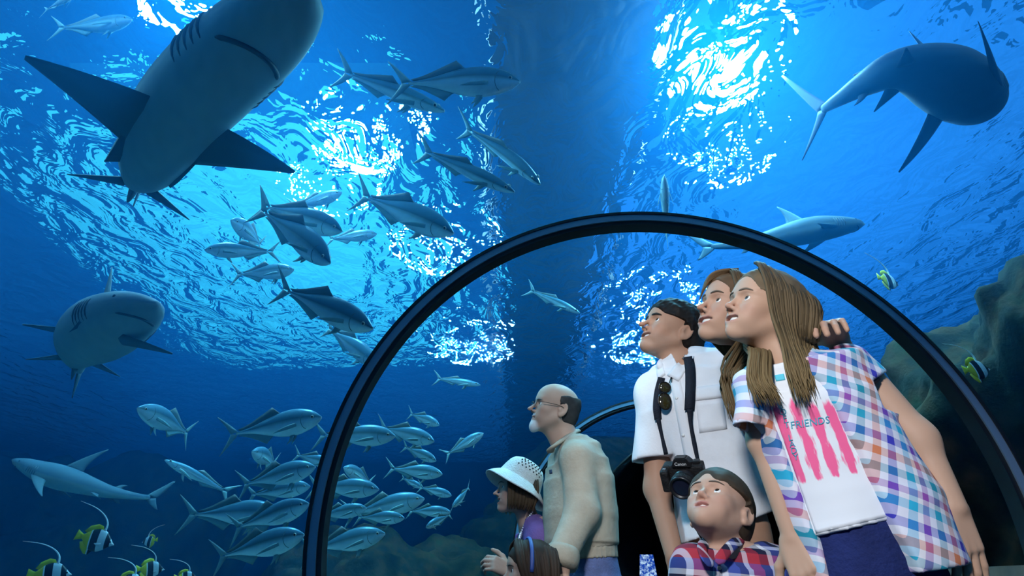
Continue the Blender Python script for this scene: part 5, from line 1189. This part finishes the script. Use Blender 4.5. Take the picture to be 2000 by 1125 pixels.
# ======================================================= grandmother with the sun hat
def grandmother():
    D=3.04; yaw=70
    R=ring_px([(1030,1012,.060,.052),(1038,1022,.110,.070),(1046,1040,.150,.085),(1050,1085,.160,.110),(1054,1150,.155,.110),(1056,1200,.165,.115)],D,yaw)
    hip=np.array(P(1056,1210,D)); root=person('smiling woman in white sun hat and purple cardigan',hip[0],hip[1])
    M=head_frame(P(1010,958,D-.02),80,5,0,.96)
    ls=P(1052,1050,D-.14); le=P(1040,1160,D-.20); lw=P(998,1118,D-.38); rs=P(1036,1050,D+.13); re=rs+Vector((0,.02,-.25)); rw=re+Vector((-.12,-.02,-.12))
    lo,hi=bounds([M.translation,ls,le,lw,P(955,1090,D-.42),rs,re,rw,hip],.17)
    f=Field(lo,hi,.0045); add_head(f,M,smile=1,open_=.8,fem=1,nose=.95)
    hb=np.array(M@Vector((-.028,0,-.035))); f.cone(hb,R[0][0],.046,.052,.03); f.rings([(c,a*.84,b*.84,x) for c,a,b,x in R[1:]],.03)
    f.chain([np.array(ls),np.array(le),np.array(lw)],[.044,.038,.027],.03); hand(f,np.array(lw),Vector((-.75,-.25,.35)),Vector((-.1,-.9,.5)),.95,.75,.06,thumb_side=1)
    f.chain([np.array(rs),np.array(re),np.array(rw)],[.044,.036,.027],.03)
    make_field_mesh('body',f,SKM,root,1,lambda V:skin_tint(V,M,(.54,.34,.26),lip=(.42,.08,.09),smile=1))
    add_eyes(root,M,(.05,.04,.03),(0,4)); add_brows(root,M,principled('gran_brow',(.10,.07,.05),.7),.8,.004,.021); add_teeth(root,M,TEETH,1)
    hair_cap(root,M,(.07,.045,.028),.006,lump=.002,freq=60,seed=9,face=(.112,0,-.045),facer=(.075,.085,.105),nap=-.085,vox=.0045,side=.035)
    r=np.random.RandomState(3); ps=[]; m_=lambda *p:np.array(M@Vector(p))
    for s in (1,-1):
        for i in range(24):
            t=i/23; j=r.uniform(-1,1,3)*.004; ps.append([m_(.065-.15*t,s*.078,.05)+j,m_(.058-.14*t,s*.096,-.01)+j,m_(.055-.13*t,s*.096,-.065)+j,m_(.052-.12*t,s*.080,-.098-.01*r.rand())+j])
    locks(root,ps,(.06,.038,.024),(.10,.066,.038),10,'hair_locks',.0085)
    # hat: crown and drooping brim, tipped back
    HAT=cloth('white_crochet',(.76,.75,.73),.08,.6,160); Mh=M@Matrix.Translation((-.012,0,.050))@Matrix.Rotation(math.radians(-26),4,'Y')
    h=tag(empty('sun_hat',Mh.translation),'white crocheted sun hat on the smiling woman','hat'); org=Vector(h.location)
    prof=[(.002,.108),(.030,.107),(.055,.102),(.075,.090),(.088,.070),(.097,.040),(.103,.012),(.107,-.004),(.122,-.018),(.138,-.034),(.152,-.052),(.156,-.058),(.152,-.060),(.134,-.040),(.116,-.022),(.104,-.008),(.098,.012),(.09,.04),(.08,.07),(.06,.092),(.002,.100)]
    def lathe(name,prof,m,n=48,sx=1.12,sy=.98,wav=.006):
        V=[];Fq=[]
        for rr,z in prof:
            for k in range(n):
                a=2*math.pi*k/n; wv=wav*math.sin(3*a+1)*max(0,(rr-.10)/.05); V.append(Mh@Vector((rr*sx*math.cos(a),rr*sy*math.sin(a),z+wv))-org)
        for i in range(len(prof)-1):
            for k in range(n): Fq.append((i*n+k,i*n+(k+1)%n,(i+1)*n+(k+1)%n,(i+1)*n+k))
        return link(name,mesh_np(name,np.array([list(v) for v in V]),np.array(Fq)),m,h)
    lathe('crown',prof[:8]+prof[14:],HAT); lathe('brim',prof[7:15],HAT)
    EY=principled('eyelet_dark',(.03,.03,.035),.9)
    for row,(rr,z) in enumerate(((.0945,.052),(.0905,.066),(.0845,.080),(.0760,.0905))):
        for k in range(7):
            a=math.radians(58+12*k+(6 if row%2 else 0)); p_=Mh@Vector((rr*1.12*math.cos(a)*1.004,rr*.98*math.sin(a)*1.004,z)); n_=(Mh.to_3x3()@Vector((math.cos(a),math.sin(a),.35))).normalized(); eye_disc('eyelet',p_,n_,.0042,EY,h,org)
    PUR=cloth('purple_knit',(.20,.12,.36),.15,.4,120); f=Field(lo,hi,.0065); f.rings(R[2:],.03); f.chain([np.array(ls),np.array(le),np.array(le)*.4+np.array(lw)*.6],[.060,.056,.048],.03); f.chain([np.array(rs),np.array(re)],[.058,.05],.03); f.cone(R[1][0],np.array(ls),.06,.058,.03)
    folds(f,.005,35,41); f.rings(ring_px([(1018,1020,.05,.07),(1016,1060,.05,.07),(1016,1130,.05,.07),(1016,1220,.05,.07)],D-.02,yaw),.01,'sub'); f.cone(hb,R[0][0],.056,.062,.003,'sub')
    make_field_mesh('cardigan',f,PUR,root,1)
    f=Field(lo,hi,.0065); f.rings([(c,a*.93,b*.93,x) for c,a,b,x in R[2:]],.03); f.cone(hb,R[0][0],.056,.062,.003,'sub'); top=make_field_mesh('top',f,cloth('navy_top',(.02,.03,.08),.2),root,1)
    SIL=principled('necklace_silver',(.75,.78,.82),.25,.6); bt=bvh_of(top)
    nk=[P(1040,1000,D-.06),P(1028,1018,D-.08),P(1018,1040,D-.09),P(1013,1058,D-.095)]
    sp=spline(nk,16)
    for q in range(0,16): eye_disc('necklace_bead',Vector(sp[q]),Vector((0,-1,0)),.005 if q<11 else .008,SIL,root,Vector(root.location))
    legs(root,hip,.155,.11,yaw,cloth('gran_trousers',(.06,.06,.08),.2),SHOE)
grandmother()
# ======================================================= dark haired child in front of the grandparents
def child():
    D=2.50; yaw=80
    hip=np.array(P(1040,1330,D)); root=person('dark haired child with blue headband at the bottom edge',hip[0],hip[1])
    M=head_frame(P(1034,1120,D),80,4,0,.90); hb=np.array(M@Vector((-.028,0,-.035))); t=np.array(M.translation)
    R=[(t+np.array((.015,0,-.155)),.055,.048,ax_(yaw)),(t+np.array((.02,0,-.19)),.12,.07,ax_(yaw)),(t+np.array((.02,0,-.30)),.12,.085,ax_(yaw)),(hip,.115,.085,ax_(yaw))]
    lo,hi=bounds([M.translation,hip],.2); f=Field(lo,hi,.0045); add_head(f,M,child=1); f.cone(hb,R[0][0],.042,.045,.03); f.rings([(c,a*.9,b*.9,x) for c,a,b,x in R[1:]],.03)
    for s in (-1,1):
        s0=R[1][0]+np.array(R[1][3])*s*.12; e0=s0+np.array((0,.0,-.18)); w0=e0+np.array((-.08,0,-.10)); f.chain([s0,e0,w0],[.034,.029,.022],.03); hand(f,w0,Vector((-.7,0,-.7)),Vector((-.5,-.3*s,.7)),.66,.4,.1,thumb_side=s)
    make_field_mesh('body',f,SKM,root,1,lambda V:skin_tint(V,M,(.54,.34,.26),child=1))
    add_eyes(root,M,(.035,.022,.014)); add_brows(root,M,principled('child_brow',(.03,.02,.015),.7),.7)
    hair_cap(root,M,(.032,.020,.014),.013,lump=.002,seed=12,face=(.112,0,-.045),facer=(.075,.085,.105),nap=-.09,vox=.0045)
    r=np.random.RandomState(6); ps=[]; m_=lambda *p:np.array(M@Vector(p))
    for s in (1,-1):
        for i in range(44):
            q=i/43; j=r.uniform(-1,1,3)*.004; ps.append([m_(.068-.16*q,s*.004,.126-.03*q*q)+j,m_(.076-.17*q,s*.055,.095)+j,m_(.066-.165*q,s*.092,.03)+j,m_(.03-.13*q,s*.097,-.06)+j,m_(.01-.12*q,s*.085,-.15)+j,m_(.0-.11*q,s*.08,-.22-.02*r.rand())+j])
    locks(root,ps,(.034,.021,.015),(.055,.034,.022),13,'hair_locks',.0085)
    hbn=tag(empty('headband',M.translation),'blue headband on the dark haired child','headband'); sp=[M@Vector((.012,.108*math.cos(a),.02+.118*math.sin(a))) for a in frange(-.15,3.29,30)]
    tubes('band',[(sp,[.006]*30,(np.array(M.to_3x3()@Vector((1,0,0))),1.3))],principled('blue_satin',(.04,.08,.30),.4),hbn,8)
    f=Field(lo,hi,.007); f.rings([(c,a*1.06,b*1.06,x) for c,a,b,x in R[1:]],.03)
    for s in (-1,1):
        s0=R[1][0]+np.array(R[1][3])*s*.12; e0=s0+np.array((0,.0,-.18)); f.chain([s0,s0*.35+e0*.65],[.046,.05],.03)
    make_field_mesh('dress',f,cloth('child_dress',(.30,.12,.28),.2),root,1)
    legs(root,hip,.115,.085,yaw,cloth('child_leggings',(.05,.05,.08),.2),SHOE,gap=.07)
child()
